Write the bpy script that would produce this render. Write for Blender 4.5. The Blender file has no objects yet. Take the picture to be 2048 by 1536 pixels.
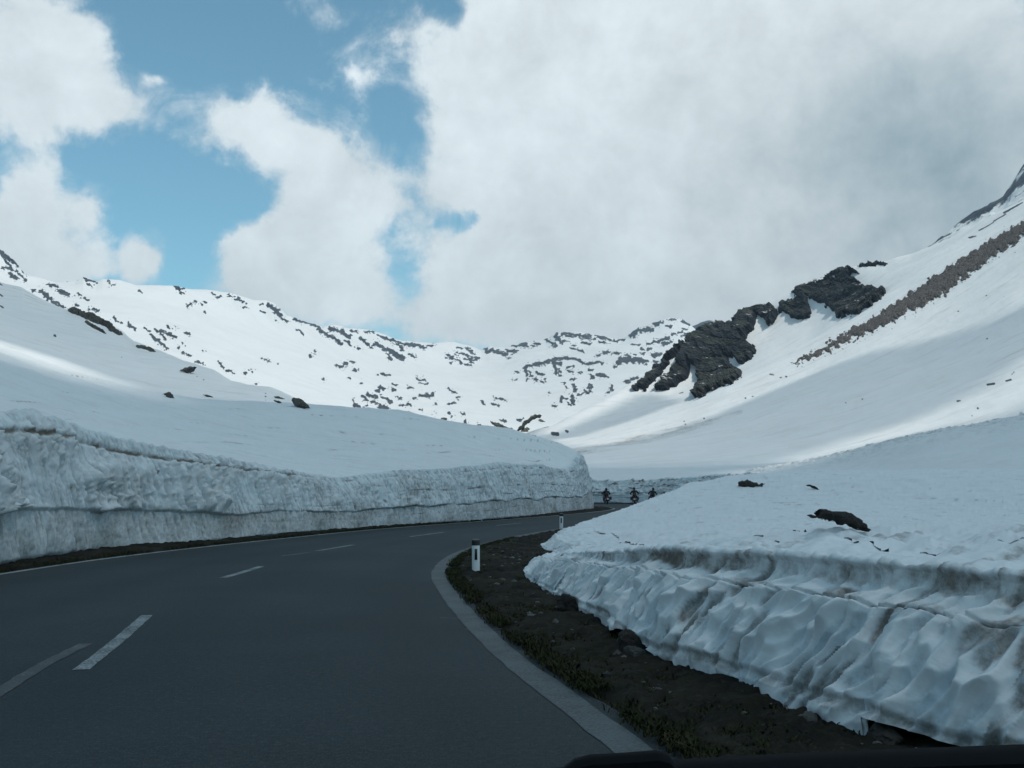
import bpy, bmesh, math, random
import numpy as np
from mathutils import Vector, Matrix
from mathutils.bvhtree import BVHTree

C = bpy.context.scene
COL = C.collection
R = math.radians
random.seed(7)

# ------------------------------------------------------------------ camera
F = 2048.0                       # focal length in photo pixels (36 mm lens on a 36 mm sensor)
CAMZ = 1.3
TILT = math.atan(212.0 / F)
cam = bpy.data.cameras.new('camera')
cam.lens = 36.0
cam.sensor_width = 36.0
cam.clip_start = 0.05
cam.clip_end = 30000
camo = bpy.data.objects.new('camera', cam)
COL.objects.link(camo)
camo.location = (0, 0, CAMZ)
camo.rotation_euler = (math.pi / 2 + TILT, 0, 0)
C.camera = camo

# ------------------------------------------------------------------ light
SUN_AZ, SUN_EL = R(128), R(58)
SUN_DIR = Vector((math.cos(SUN_EL) * math.sin(SUN_AZ), math.cos(SUN_EL) * math.cos(SUN_AZ), math.sin(SUN_EL)))
sun = bpy.data.lights.new('sun', 'SUN')
sun.energy = 2.6
sun.angle = R(0.5)
sun.color = (1.0, 0.965, 0.90)
suno = bpy.data.objects.new('sun', sun)
COL.objects.link(suno)
suno.rotation_euler = SUN_DIR.to_track_quat('Z', 'Y').to_euler()
C.view_settings.view_transform = 'Standard'
C.view_settings.look = 'None'
C.view_settings.exposure = 0.0
C.view_settings.gamma = 1.0
C.render.engine = 'CYCLES'
C.cycles.max_bounces = 6
C.cycles.diffuse_bounces = 4
C.cycles.use_denoising = True


def ray(px, py):
    """direction of a photo pixel with unit forward (Y) component"""
    px, py = np.broadcast_arrays(np.asarray(px, float), np.asarray(py, float))
    u = (px - 1024.0) / F; v = (768.0 - py) / F
    ct, st = math.cos(TILT), math.sin(TILT)
    y = ct - v * st; z = st + v * ct
    return np.stack([u / y, np.ones_like(y), z / y], -1)


def pix(px, py, d):
    r = ray(px, py)
    p = r * np.asarray(d, float)[..., None]
    p[..., 2] += CAMZ
    return p


def gnd(px, py, z=0.0):
    r = ray(px, py)
    d = (z - CAMZ) / r[..., 2]
    p = r * d[..., None]
    p[..., 2] += CAMZ
    return p


def proj(P):
    x, y, z = P[..., 0], P[..., 1], P[..., 2] - CAMZ
    ct, st = math.cos(TILT), math.sin(TILT)
    f = np.maximum(y * ct + z * st, 1e-3); w = -y * st + z * ct
    return 1024 + F * x / f, 768 - F * w / f


# ------------------------------------------------------------------ sky
W = bpy.data.worlds.new("World")
C.world = W
W.use_nodes = True
nt = W.node_tree
nt.nodes.clear()


class NG:
    """tiny node-graph helper"""
    def __init__(s, tree): s.t = tree
    def new(s, typ, **kw):
        n = s.t.nodes.new(typ)
        for k, v in kw.items():
            if hasattr(n, k): setattr(n, k, v)
        return n
    def put(s, sock, v):
        if hasattr(v, 'is_output'): s.t.links.new(v, sock)
        else: sock.default_value = v
    def m(s, op, a, b=0.0, c=None, clamp=False):
        n = s.t.nodes.new('ShaderNodeMath'); n.operation = op; n.use_clamp = clamp
        s.put(n.inputs[0], a); s.put(n.inputs[1], b)
        if c is not None: s.put(n.inputs[2], c)
        return n.outputs[0]
    def vm(s, op, a, b=None, scale=None):
        n = s.t.nodes.new('ShaderNodeVectorMath'); n.operation = op
        s.put(n.inputs[0], a)
        if b is not None: s.put(n.inputs[1], b)
        if scale is not None: s.put(n.inputs['Scale'], scale)
        return n.outputs[0]
    def noise(s, vec, scale, detail=4, rough=0.5, dist=0.0, color=False):
        n = s.t.nodes.new('ShaderNodeTexNoise')
        if vec is not None: s.put(n.inputs['Vector'], vec)
        s.put(n.inputs['Scale'], scale); n.inputs['Detail'].default_value = detail
        n.inputs['Roughness'].default_value = rough; n.inputs['Distortion'].default_value = dist
        return n.outputs[1 if color else 0]
    def ss(s, x, a, b, lo=0.0, hi=1.0):
        n = s.t.nodes.new('ShaderNodeMapRange'); n.interpolation_type = 'SMOOTHSTEP'
        s.put(n.inputs[0], x); s.put(n.inputs[1], a); s.put(n.inputs[2], b); s.put(n.inputs[3], lo); s.put(n.inputs[4], hi)
        return n.outputs[0]
    def mix(s, f, a, b, mode='MIX'):
        n = s.t.nodes.new('ShaderNodeMix'); n.data_type = 'RGBA'; n.blend_type = mode
        s.put(n.inputs[0], f)
        s.put(n.inputs[6], a if hasattr(a, 'is_output') else tuple(a) + (1,) * (4 - len(a)))
        s.put(n.inputs[7], b if hasattr(b, 'is_output') else tuple(b) + (1,) * (4 - len(b)))
        return n.outputs[2]


g = NG(nt)
tc = g.new('ShaderNodeTexCoord')
dirv = tc.outputs['Generated']
sep = g.new('ShaderNodeSeparateXYZ'); g.put(sep.inputs[0], dirv)
dx, dy, dz = sep.outputs
ysafe = g.m('MAXIMUM', dy, 0.05)
U = g.m('DIVIDE', dx, ysafe)
V = g.m('DIVIDE', dz, ysafe)
warp = g.noise(dirv, 9.0, 5, 0.6, color=True)
wsep = g.new('ShaderNodeSeparateXYZ'); g.put(wsep.inputs[0], warp)
U = g.m('ADD', U, g.m('MULTIPLY', g.m('SUBTRACT', wsep.outputs[0], 0.5), 0.075))
V = g.m('ADD', V, g.m('MULTIPLY', g.m('SUBTRACT', wsep.outputs[1], 0.5), 0.075))


def blob_sum(blobs):
    tot = None
    for (bx, by, rx, ry, w) in blobs:
        r = ray(bx, by)
        a = g.m('MULTIPLY', g.m('SUBTRACT', U, float(r[0])), F / rx)
        b = g.m('MULTIPLY', g.m('SUBTRACT', V, float(r[2])), F / ry)
        q = g.m('ADD', g.m('MULTIPLY', a, a), g.m('MULTIPLY', b, b))
        e = g.m('MULTIPLY', g.m('POWER', 2.718, g.m('MULTIPLY', q, -0.7)), w)
        tot = e if tot is None else g.m('ADD', tot, e)
    return tot


CLOUDS = [(40, 60, 150, 120, .9), (90, 190, 130, 100, .85), (245, 205, 70, 40, .55), (150, 90, 90, 80, .4),
          (470, 225, 100, 62, .8), (545, 290, 80, 55, .55), (380, 290, 40, 30, .3), (420, 355, 40, 40, .28), (318, 142, 34, 16, .42),
          (640, 8, 90, 36, .42), (810, 50, 70, 36, .34), (560, 60, 60, 50, -.3), (690, 100, 50, 50, .10), (725, 152, 34, 22, .34), (620, 130, 60, 40, -.15), (635, 165, 28, 24, .28),
          (55, 420, 50, 70, .9), (20, 500, 80, 90, .9), (175, 430, 50, 45, .8), (120, 535, 130, 45, .9), (292, 525, 36, 50, .85),
          (620, 430, 110, 90, .85), (660, 325, 60, 60, .6), (425, 430, 70, 60, -.55), (360, 260, 50, 60, -.15), (470, 490, 50, 50, .8), (560, 545, 140, 80, 1.0), (745, 400, 110, 100, .4),
          (1000, 260, 130, 190, .9), (1010, 90, 120, 100, .8), (1320, 250, 300, 420, 1.5), (1750, 250, 380, 420, 1.5),
          (1120, 530, 230, 140, .95), (690, 620, 200, 50, .4),
          (925, 455, 36, 26, -1.1), (785, 480, 30, 36, -.26), (828, 560, 30, 60, -.30), (905, 335, 50, 22, -.25), (500, 580, 60, 40, .5), (1040, 640, 160, 50, .5),
          (790, 240, 40, 80, -.5), (905, 30, 40, 44, -.7), (380, 520, 40, 60, -.5), (450, 60, 130, 70, -.45), (285, 310, 60, 60, -.3)]
L = blob_sum(CLOUDS)
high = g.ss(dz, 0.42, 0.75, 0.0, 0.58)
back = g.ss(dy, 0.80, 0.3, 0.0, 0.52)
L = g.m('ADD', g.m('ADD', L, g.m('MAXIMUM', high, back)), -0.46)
n1 = g.noise(dirv, 8.5, 10, 0.66, 0.15)
n2 = g.noise(dirv, 30.0, 6, 0.6)
n4 = g.noise(dirv, 16.0, 8, 0.6, 0.4)
fl = g.m('ADD', g.m('MULTIPLY', g.m('SUBTRACT', n1, 0.5), 1.5), g.m('ADD', g.m('MULTIPLY', g.m('SUBTRACT', n2, 0.5), 0.5), g.m('MULTIPLY', g.m('SUBTRACT', n4, 0.5), 0.9)))
d1 = g.ss(g.m('ADD', L, fl), -0.05, 0.36)
wisp = g.noise(dirv, 13.0, 10, 0.72, 0.8)
d2 = g.ss(g.m('ADD', g.m('ADD', L, fl), g.m('MULTIPLY', g.m('SUBTRACT', wisp, 0.5), 1.7)), -0.30, 0.55, 0.0, 0.75)
dens = g.m('SUBTRACT', 1.0, g.m('MULTIPLY', g.m('SUBTRACT', 1.0, d1), g.m('SUBTRACT', 1.0, d2)))
# light and grey parts of the clouds
GREY = [(1980, 330, 420, 330, .30), (1500, 640, 420, 60, .12), (1700, 380, 260, 200, .12), (1200, 330, 200, 120, .04), (680, 560, 120, 60, .06), (1830, 60, 120, 90, -.10)]
gr = blob_sum(GREY)
n3 = g.noise(dirv, 4.5, 5, 0.5)
br = g.m('SUBTRACT', g.m('ADD', 0.905, g.m('MULTIPLY', g.m('SUBTRACT', n3, 0.5), 0.22)), gr)
br = g.m('ADD', br, g.m('ADD', g.m('MULTIPLY', g.m('SUBTRACT', n1, 0.5), 0.55), g.m('MULTIPLY', g.m('SUBTRACT', n4, 0.5), 0.30)))
# clouds dimmed overhead, sideways and behind to lower the ambient light
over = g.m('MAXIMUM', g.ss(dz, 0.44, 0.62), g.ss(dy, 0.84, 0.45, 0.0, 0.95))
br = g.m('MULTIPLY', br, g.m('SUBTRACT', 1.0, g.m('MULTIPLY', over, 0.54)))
cc = g.new('ShaderNodeCombineColor')
dk = g.ss(br, 0.8, 0.3)
g.put(cc.inputs[0], g.m('MULTIPLY', br, g.m('SUBTRACT', 0.885, g.m('MULTIPLY', dk, 0.22)))); g.put(cc.inputs[1], g.m('MULTIPLY', br, g.m('SUBTRACT', 0.985, g.m('MULTIPLY', dk, 0.045)))); g.put(cc.inputs[2], g.m('MULTIPLY', br, g.m('ADD', 1.03, g.m('MULTIPLY', dk, 0.05))))
sky = g.new('ShaderNodeTexSky')
sky.sky_type = 'NISHITA'
sky.sun_disc = False
sky.sun_elevation = SUN_EL
sky.sun_rotation = SUN_AZ
sky.altitude = 2300
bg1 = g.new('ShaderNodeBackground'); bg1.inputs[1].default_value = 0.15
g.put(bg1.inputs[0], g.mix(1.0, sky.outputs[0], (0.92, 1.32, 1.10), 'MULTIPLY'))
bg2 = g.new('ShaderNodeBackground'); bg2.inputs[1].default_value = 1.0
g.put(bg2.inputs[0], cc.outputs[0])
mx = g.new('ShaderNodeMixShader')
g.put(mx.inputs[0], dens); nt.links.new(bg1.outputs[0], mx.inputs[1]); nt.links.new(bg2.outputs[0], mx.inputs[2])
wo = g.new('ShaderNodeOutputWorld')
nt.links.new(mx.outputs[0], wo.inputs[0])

# ------------------------------------------------------------------ noise (numpy)
_rng = np.random.RandomState(11)
_perm = np.concatenate([_rng.permutation(256)] * 3).astype(np.int32)
_gr = _rng.normal(size=(256, 3)); _gr /= np.linalg.norm(_gr, axis=1)[:, None]
_gr = _gr.astype(np.float32)


def perlin(x, y, z):
    x, y, z = np.broadcast_arrays(np.asarray(x, np.float32), np.asarray(y, np.float32), np.asarray(z, np.float32))
    xi = np.floor(x); yi = np.floor(y); zi = np.floor(z)
    fx = x - xi; fy = y - yi; fz = z - zi
    xi = xi.astype(np.int64) & 255; yi = yi.astype(np.int64) & 255; zi = zi.astype(np.int64) & 255
    ux = fx * fx * fx * (fx * (fx * 6 - 15) + 10); uy = fy * fy * fy * (fy * (fy * 6 - 15) + 10); uz = fz * fz * fz * (fz * (fz * 6 - 15) + 10)
    out = 0
    for i in (0, 1):
        wx = ux if i else 1 - ux
        a = _perm[xi + i]
        for j in (0, 1):
            wy = uy if j else 1 - uy
            b = _perm[a + yi + j]
            for k in (0, 1):
                wz = uz if k else 1 - uz
                G = _gr[_perm[b + zi + k]]
                out = out + wx * wy * wz * (G[..., 0] * (fx - i) + G[..., 1] * (fy - j) + G[..., 2] * (fz - k))
    return out * 1.6


def fbm(x, y, z=0.0, oc=4, gain=0.5, lac=2.03):
    s = 0; a = 1.0
    for o in range(oc):
        f = lac ** o
        s = s + a * perlin(np.asarray(x) * f + 13.7 * o, np.asarray(y) * f + 5.1 * o, np.asarray(z) * f + 9.3 * o)
        a *= gain
    return s


def ridged(x, y, z=0.0, oc=4, gain=0.5):
    s = 0; a = 1.0
    for o in range(oc):
        f = 2.07 ** o
        s = s + a * (1 - 2 * np.abs(perlin(np.asarray(x) * f + 3.7 * o, np.asarray(y) * f + 7.1 * o, np.asarray(z) * f + 1.3 * o)))
        a *= gain
    return s


def worley(x, y, seed=0):
    """cell distances F1, F2 and a random value of the nearest cell"""
    x = np.asarray(x, np.float32); y = np.asarray(y, np.float32)
    xi = np.floor(x).astype(np.int64); yi = np.floor(y).astype(np.int64)
    f1 = np.full(x.shape, 9.0, np.float32); f2 = f1.copy(); cid = np.zeros(x.shape, np.float32)
    ly = np.zeros(x.shape, np.float32)
    for i in (-1, 0, 1):
        for j in (-1, 0, 1):
            a = xi + i; b = yi + j
            h = _perm[_perm[(a + seed) & 255] + (b & 255)]
            h2 = _perm[h + 17]
            jx = a + 0.12 + 0.76 * h / 255.0; jy = b + 0.12 + 0.76 * h2 / 255.0
            d = np.sqrt((x - jx) ** 2 + (y - jy) ** 2).astype(np.float32)
            near = d < f1
            f2 = np.where(near, f1, np.minimum(f2, d))
            cid = np.where(near, _perm[h2 + 31] / 255.0, cid)
            ly = np.where(near, y - jy, ly)
            f1 = np.where(near, d, f1)
    return f1, f2, cid, ly


def bowls(x, y, seed=0, k=16.0):
    """rounded hollows that meet in soft ridges (sun cups)"""
    x = np.asarray(x, np.float32); y = np.asarray(y, np.float32)
    xi = np.floor(x).astype(np.int64); yi = np.floor(y).astype(np.int64)
    acc = np.zeros(x.shape, np.float32)
    for i in (-1, 0, 1):
        for j in (-1, 0, 1):
            a = xi + i; b = yi + j
            h = _perm[_perm[(a + seed) & 255] + (b & 255)]; h2 = _perm[h + 17]; h3 = _perm[h2 + 31]
            jx = a + 0.12 + 0.76 * h / 255.0; jy = b + 0.12 + 0.76 * h2 / 255.0
            acc += np.exp(-k * ((x - jx) ** 2 + (y - jy) ** 2 + 0.12 * h3 / 255.0))
    return np.clip(-np.log(np.maximum(acc, 1e-9)) / k, -0.1, 0.7)


def sstep(x, a, b):
    t = np.clip((np.asarray(x, float) - a) / (b - a), 0, 1)
    return t * t * (3 - 2 * t)


def pchip(xk, yk, x):
    """monotone cubic interpolation, yk (n, ...)"""
    xk = np.asarray(xk, float); yk = np.asarray(yk, float)
    n = len(xk)
    sh = (slice(None),) + (None,) * (yk.ndim - 1)
    h = np.diff(xk); dl = np.diff(yk, axis=0) / h[sh]
    m = np.zeros_like(yk)
    if n > 2:
        w1 = (2 * h[1:] + h[:-1])[sh]; w2 = (h[1:] + 2 * h[:-1])[sh]
        a, b = dl[:-1], dl[1:]
        ok = a * b > 0
        sa = np.where(ok, a, 1); sb = np.where(ok, b, 1)
        m[1:-1] = np.where(ok, (w1 + w2) / (w1 / sa + w2 / sb), 0)
    m[0] = dl[0]; m[-1] = dl[-1]
    i = np.clip(np.searchsorted(xk, x) - 1, 0, n - 2)
    hx = h[i]; t = np.clip((x - xk[i]) / hx, 0, 1)
    e = (slice(None),) + (None,) * (yk.ndim - 1)
    t = t[e]; hx = hx[e]
    return ((1 + 2 * t) * (1 - t) ** 2 * yk[i] + t * (1 - t) ** 2 * hx * m[i] + t * t * (3 - 2 * t) * yk[i + 1] + t * t * (t - 1) * hx * m[i + 1])


def seg_dist(P, poly, closed=False):
    """distance of points (n,2) to a polyline"""
    poly = np.asarray(poly, float)
    if closed: poly = np.vstack([poly, poly[:1]])
    sh = P.shape[:-1]; Q = P.reshape(-1, 2)
    best = np.full(len(Q), 1e18)
    for a, b in zip(poly[:-1], poly[1:]):
        ab = b - a; L2 = max(ab @ ab, 1e-12)
        t = np.clip(((Q - a) @ ab) / L2, 0, 1)
        dd = (Q[:, 0] - a[0] - t * ab[0]) ** 2 + (Q[:, 1] - a[1] - t * ab[1]) ** 2
        best = np.minimum(best, dd)
    return np.sqrt(best).reshape(sh)


def inside(P, poly):
    poly = np.asarray(poly, float)
    x, y = P[..., 0], P[..., 1]
    c = np.zeros(x.shape, bool)
    n = len(poly)
    for i in range(n):
        x1, y1 = poly[i]; x2, y2 = poly[(i + 1) % n]
        if y1 == y2: continue
        cond = ((y1 > y) != (y2 > y)) & (x < (x2 - x1) * (y - y1) / (y2 - y1) + x1)
        c ^= cond
    return c


def sdpoly(P, poly):
    d = seg_dist(P, poly, True)
    return np.where(inside(P, poly), d, -d)


# ------------------------------------------------------------------ mesh helpers
def tag(o, label=None, cat=None, group=None, kind=None):
    if label: o['label'] = label
    if cat: o['category'] = cat
    if group: o['group'] = group
    if kind: o['kind'] = kind
    return o


def link(name, me, mat, parent=None, smooth=True):
    o = bpy.data.objects.new(name, me)
    COL.objects.link(o)
    if mat is not None: me.materials.append(mat)
    if parent is not None: o.parent = parent
    if smooth: me.shade_smooth()
    else: me.shade_flat()
    return o


def raw_mesh(name, V, Q, attrs=None):
    me = bpy.data.meshes.new(name)
    V = np.ascontiguousarray(V, np.float32).reshape(-1, 3)
    Q = np.ascontiguousarray(Q, np.int32)
    k = Q.shape[1]
    me.vertices.add(len(V)); me.vertices.foreach_set('co', V.ravel())
    me.loops.add(Q.size); me.loops.foreach_set('vertex_index', Q.ravel())
    me.polygons.add(len(Q)); me.polygons.foreach_set('loop_start', np.arange(0, Q.size, k, dtype=np.int32))
    for nm, a in (attrs or {}).items():
        at = me.attributes.new(nm, 'FLOAT', 'POINT')
        at.data.foreach_set('value', np.ascontiguousarray(a, np.float32).ravel())
    me.update(calc_edges=True)
    return me


def grid_quads(nv, nu, keep=None, off=0, flip=False):
    idx = np.arange(nv * nu).reshape(nv, nu)
    q = np.stack([idx[:-1, :-1], idx[:-1, 1:], idx[1:, 1:], idx[1:, :-1]], -1)
    if flip: q = q[..., ::-1]
    if keep is not None: q = q[keep]
    return q.reshape(-1, 4) + off


def compact(V, Q, attrs=None):
    used = np.zeros(len(V), bool); used[Q.ravel()] = True
    mp = np.cumsum(used) - 1
    return V[used], mp[Q], {k: a.ravel()[used] for k, a in (attrs or {}).items()}


def normals(P):
    du = np.gradient(P, axis=1); dv = np.gradient(P, axis=0)
    n = np.cross(du, dv)
    n /= np.maximum(np.linalg.norm(n, axis=-1, keepdims=True), 1e-9)
    return n


HOSTS = {}


def add_host(name, P, keep=None, step=2):
    nv, nu = P.shape[:2]
    iv = np.unique(np.append(np.arange(0, nv, step), nv - 1)); iu = np.unique(np.append(np.arange(0, nu, step), nu - 1))
    Pd = P[iv][:, iu]
    q = grid_quads(len(iv), len(iu), None if keep is None else keep[np.minimum(iv[:-1], nv - 2)][:, np.minimum(iu[:-1], nu - 2)])
    HOSTS.setdefault(name, []).append(BVHTree.FromPolygons(Pd.reshape(-1, 3).tolist(), q.tolist()))


def cast(o, d, names=None, maxd=1e9):
    best = None
    for nm in (names or HOSTS):
        for b in HOSTS[nm]:
            h = b.ray_cast(o, d, maxd)
            if h[0] is not None and (best is None or h[3] < best[2]): best = (h[0], h[1], h[3], nm)
    return best


def cast_pix(px, py, names=None):
    r = ray(px, py)
    return cast(Vector((0, 0, CAMZ)), Vector(r.tolist()).normalized(), names)


# ------------------------------------------------------------------ materials
def material(name):
    m = bpy.data.materials.new(name); m.use_nodes = True
    m.node_tree.nodes.clear()
    g = NG(m.node_tree)
    b = g.new('ShaderNodeBsdfPrincipled'); o = g.new('ShaderNodeOutputMaterial')
    m.node_tree.links.new(b.outputs[0], o.inputs[0])
    return m, g, b


def plain(name, col, rough=0.5, metal=0.0, spec=0.5, var=0.12, scale=30, bump=0.0):
    m, g, b = material(name)
    t = g.new('ShaderNodeTexCoord').outputs['Object']
    n = g.noise(t, scale, 4, 0.6)
    k = g.m('ADD', 1 - var, g.m('MULTIPLY', n, 2 * var))
    g.put(b.inputs['Base Color'], g.mix(1.0, tuple(col), g.vm('SCALE', (1, 1, 1), scale=k), 'MULTIPLY'))
    b.inputs['Roughness'].default_value = rough; b.inputs['Metallic'].default_value = metal
    b.inputs['Specular IOR Level'].default_value = spec
    if bump:
        bn = g.new('ShaderNodeBump'); bn.inputs['Strength'].default_value = bump; bn.inputs['Distance'].default_value = 0.02
        g.put(bn.inputs['Height'], n); g.put(b.inputs['Normal'], bn.outputs[0])
    return m


def attr(g, nm):
    n = g.new('ShaderNodeAttribute'); n.attribute_name = nm
    return n.outputs['Fac']


def rock_color(g, pos, sc, lichen=0.6, dark=(0.03, 0.033, 0.036), light=(0.125, 0.12, 0.11)):
    a = g.noise(pos, 0.35 * sc, 8, 0.7, 0.4)
    b = g.noise(pos, 2.4 * sc, 6, 0.65)
    c = g.mix(g.ss(a, 0.36, 0.66), dark, light)
    c = g.mix(g.ss(b, 0.48, 0.75, 0.0, 0.5), c, tuple(min(1, v * 1.5) for v in light))
    if lichen:
        geo = g.new('ShaderNodeNewGeometry')
        s = g.new('ShaderNodeSeparateXYZ'); g.put(s.inputs[0], geo.outputs['Normal'])
        up = g.m('ADD', s.outputs[2], g.m('MULTIPLY', g.m('SUBTRACT', b, 0.5), 0.7))
        c = g.mix(g.ss(up, 0.72, 0.98, 0.0, lichen), c, (0.10, 0.10, 0.058))
    return c


def snow_material(name, fine=6.0, streak=None, rock=None, dirt_amt=1.0, bump=0.25, bdist=0.03, base=(0.80, 0.805, 0.80), stain=0.25):
    m, g, b = material(name)
    geo = g.new('ShaderNodeNewGeometry'); pos = geo.outputs['Position']
    n1 = g.noise(pos, fine * 0.12, 6, 0.6)
    n2 = g.noise(pos, fine, 7, 0.68)
    c = g.mix(g.ss(n1, 0.3, 0.75, 0.0, stain), base, (0.66, 0.645, 0.61))
    c = g.mix(g.ss(n2, 0.5, 0.78, 0.0, 0.22), c, (0.56, 0.55, 0.53))
    if streak is not None:          # thin dust streaks lying along the slope
        mp = g.new('ShaderNodeMapping'); g.put(mp.inputs[0], pos)
        mp.inputs['Scale'].default_value = streak[0]; mp.inputs['Rotation'].default_value = streak[1]
        ns = g.noise(mp.outputs[0], streak[2], 6, 0.62, 0.3)
        c = g.mix(g.ss(ns, 0.52, 0.74, 0.0, streak[3]), c, (0.40, 0.37, 0.32))
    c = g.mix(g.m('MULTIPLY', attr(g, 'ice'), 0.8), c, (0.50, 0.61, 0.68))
    d = attr(g, 'dirt')  # dirt, and on the left wall also painted scoop shade
    dn = g.noise(pos, fine * 1.7, 6, 0.7)
    dd = g.m('MULTIPLY', g.m('ADD', d, g.m('MULTIPLY', g.m('MULTIPLY', g.m('SUBTRACT', dn, 0.5), 1.1), g.ss(d, 0.0, 0.25))), dirt_amt, clamp=True)
    c = g.mix(g.ss(dd, 0.02, 0.95), c, (0.165, 0.14, 0.118))
    if rock:
        rk = attr(g, 'rock')
        rn = g.noise(pos, rock * 1.1, 6, 0.7)
        f = g.ss(g.m('ADD', rk, g.m('MULTIPLY', g.m('SUBTRACT', rn, 0.5), 0.9)), 0.42, 0.56)
        c = g.mix(f, c, rock_color(g, pos, rock, 0.15, (0.026, 0.038, 0.054), (0.088, 0.104, 0.122)))  # bluish tones carry some distance haze in the colour
    g.put(b.inputs['Base Color'], c)
    b.inputs['Roughness'].default_value = 0.75
    b.inputs['Specular IOR Level'].default_value = 0.12
    bn = g.new('ShaderNodeBump'); bn.inputs['Strength'].default_value = bump; bn.inputs['Distance'].default_value = bdist
    g.put(bn.inputs['Height'], n2); g.put(b.inputs['Normal'], bn.outputs[0])
    return m


def rock_material(name, sc=1.0, lichen=True, snow=0.0, **kw):
    m, g, b = material(name)
    geo = g.new('ShaderNodeNewGeometry'); pos = geo.outputs['Position']
    c = rock_color(g, pos, sc, lichen, **kw)
    if snow:
        s = g.new('ShaderNodeSeparateXYZ'); g.put(s.inputs[0], geo.outputs['Normal'])
        n = g.noise(pos, 0.5 * sc, 6, 0.7)
        f = g.ss(g.m('ADD', s.outputs[2], g.m('MULTIPLY', g.m('SUBTRACT', n, 0.5), 1.2)), 1.08 - snow, 1.12 - snow)
        c = g.mix(f, c, (0.78, 0.78, 0.78))
    g.put(b.inputs['Base Color'], c)
    b.inputs['Roughness'].default_value = 0.85
    b.inputs['Specular IOR Level'].default_value = 0.2
    h = g.noise(pos, 3.0 * sc, 8, 0.7)
    bn = g.new('ShaderNodeBump'); bn.inputs['Strength'].default_value = 0.8; bn.inputs['Distance'].default_value = 0.4 / sc
    g.put(bn.inputs['Height'], h); g.put(b.inputs['Normal'], bn.outputs[0])
    return m


# ------------------------------------------------------------------ the road
def chain(pts, step=0.4, dens=None):
    """smooth polyline through points"""
    pts = np.asarray(pts, float)
    t = np.concatenate([[0], np.cumsum(np.linalg.norm(np.diff(pts, axis=0), axis=1))])
    # catmull-rom on chord length, finely, then resample
    m = np.zeros_like(pts)
    m[1:-1] = (pts[2:] - pts[:-2]) / (t[2:] - t[:-2])[:, None]
    m[0] = (pts[1] - pts[0]) / (t[1] - t[0]); m[-1] = (pts[-1] - pts[-2]) / (t[-1] - t[-2])
    x = np.linspace(0, t[-1], 6000)
    i = np.clip(np.searchsorted(t, x) - 1, 0, len(t) - 2)
    h = (t[i + 1] - t[i])[:, None]; s = ((x - t[i])[:, None]) / h
    Pp = (1 + 2 * s) * (1 - s) ** 2 * pts[i] + s * (1 - s) ** 2 * h * m[i] + s * s * (3 - 2 * s) * pts[i + 1] + s * s * (s - 1) * h * m[i + 1]
    L = np.concatenate([[0], np.cumsum(np.linalg.norm(np.diff(Pp, axis=0), axis=1))])
    if dens is not None:
        w = dens(Pp); Lw = np.concatenate([[0], np.cumsum(0.5 * (w[1:] + w[:-1]) * np.diff(L))])
        q = np.linspace(0, Lw[-1], int(step)); l = np.interp(q, Lw, L)
    else:
        l = np.linspace(0, L[-1], max(2, int(L[-1] / step)))
    return np.stack([np.interp(l, L, Pp[:, 0]), np.interp(l, L, Pp[:, 1])], -1), l


RIGHT = [(1.9, -14), (1.25, -5), (0.98, 2), (0.66, 5.0), (0.50, 5.8), (-0.10, 8.6), (-0.74, 12.7), (-1.17, 16.6), (-1.10, 21.3), (-0.35, 26.6), (1.24, 33.3),
         (4.2, 43), (7.8, 54), (11.0, 64), (13.6, 73), (15, 81), (14.8, 88), (12.5, 95), (7, 100), (-2, 102.5), (-25, 104)]
LEFT = [(-9.6, -14), (-9.1, -5), (-8.8, 2), (-8.5, 6), (-8.3, 9), (-8.1, 12.5), (-7.95, 15.8), (-7.75, 19.5), (-7.1, 23.5), (-6.1, 28), (-4.9, 32.9),
        (-3.2, 38), (-0.2, 45.9), (2.7, 54), (5.2, 62.5), (6.6, 68.5), (7.2, 73), (6.8, 77.5), (3.5, 81), (-4, 84), (-25, 87)]
RC, _ = chain(RIGHT, 0.35)
LC, _ = chain(LEFT, 0.35)
NS = 320
sR = np.linspace(0, len(RC) - 1, NS).round().astype(int); sL = np.linspace(0, len(LC) - 1, NS).round().astype(int)
# pair the edges control point by control point
tk = np.linspace(0, len(RIGHT) - 1, 600)


def along(pts, t):
    pts = np.asarray(pts, float)
    return np.stack([pchip(np.arange(len(pts)), pts[:, 0], t), pchip(np.arange(len(pts)), pts[:, 1], t)], -1)


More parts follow.
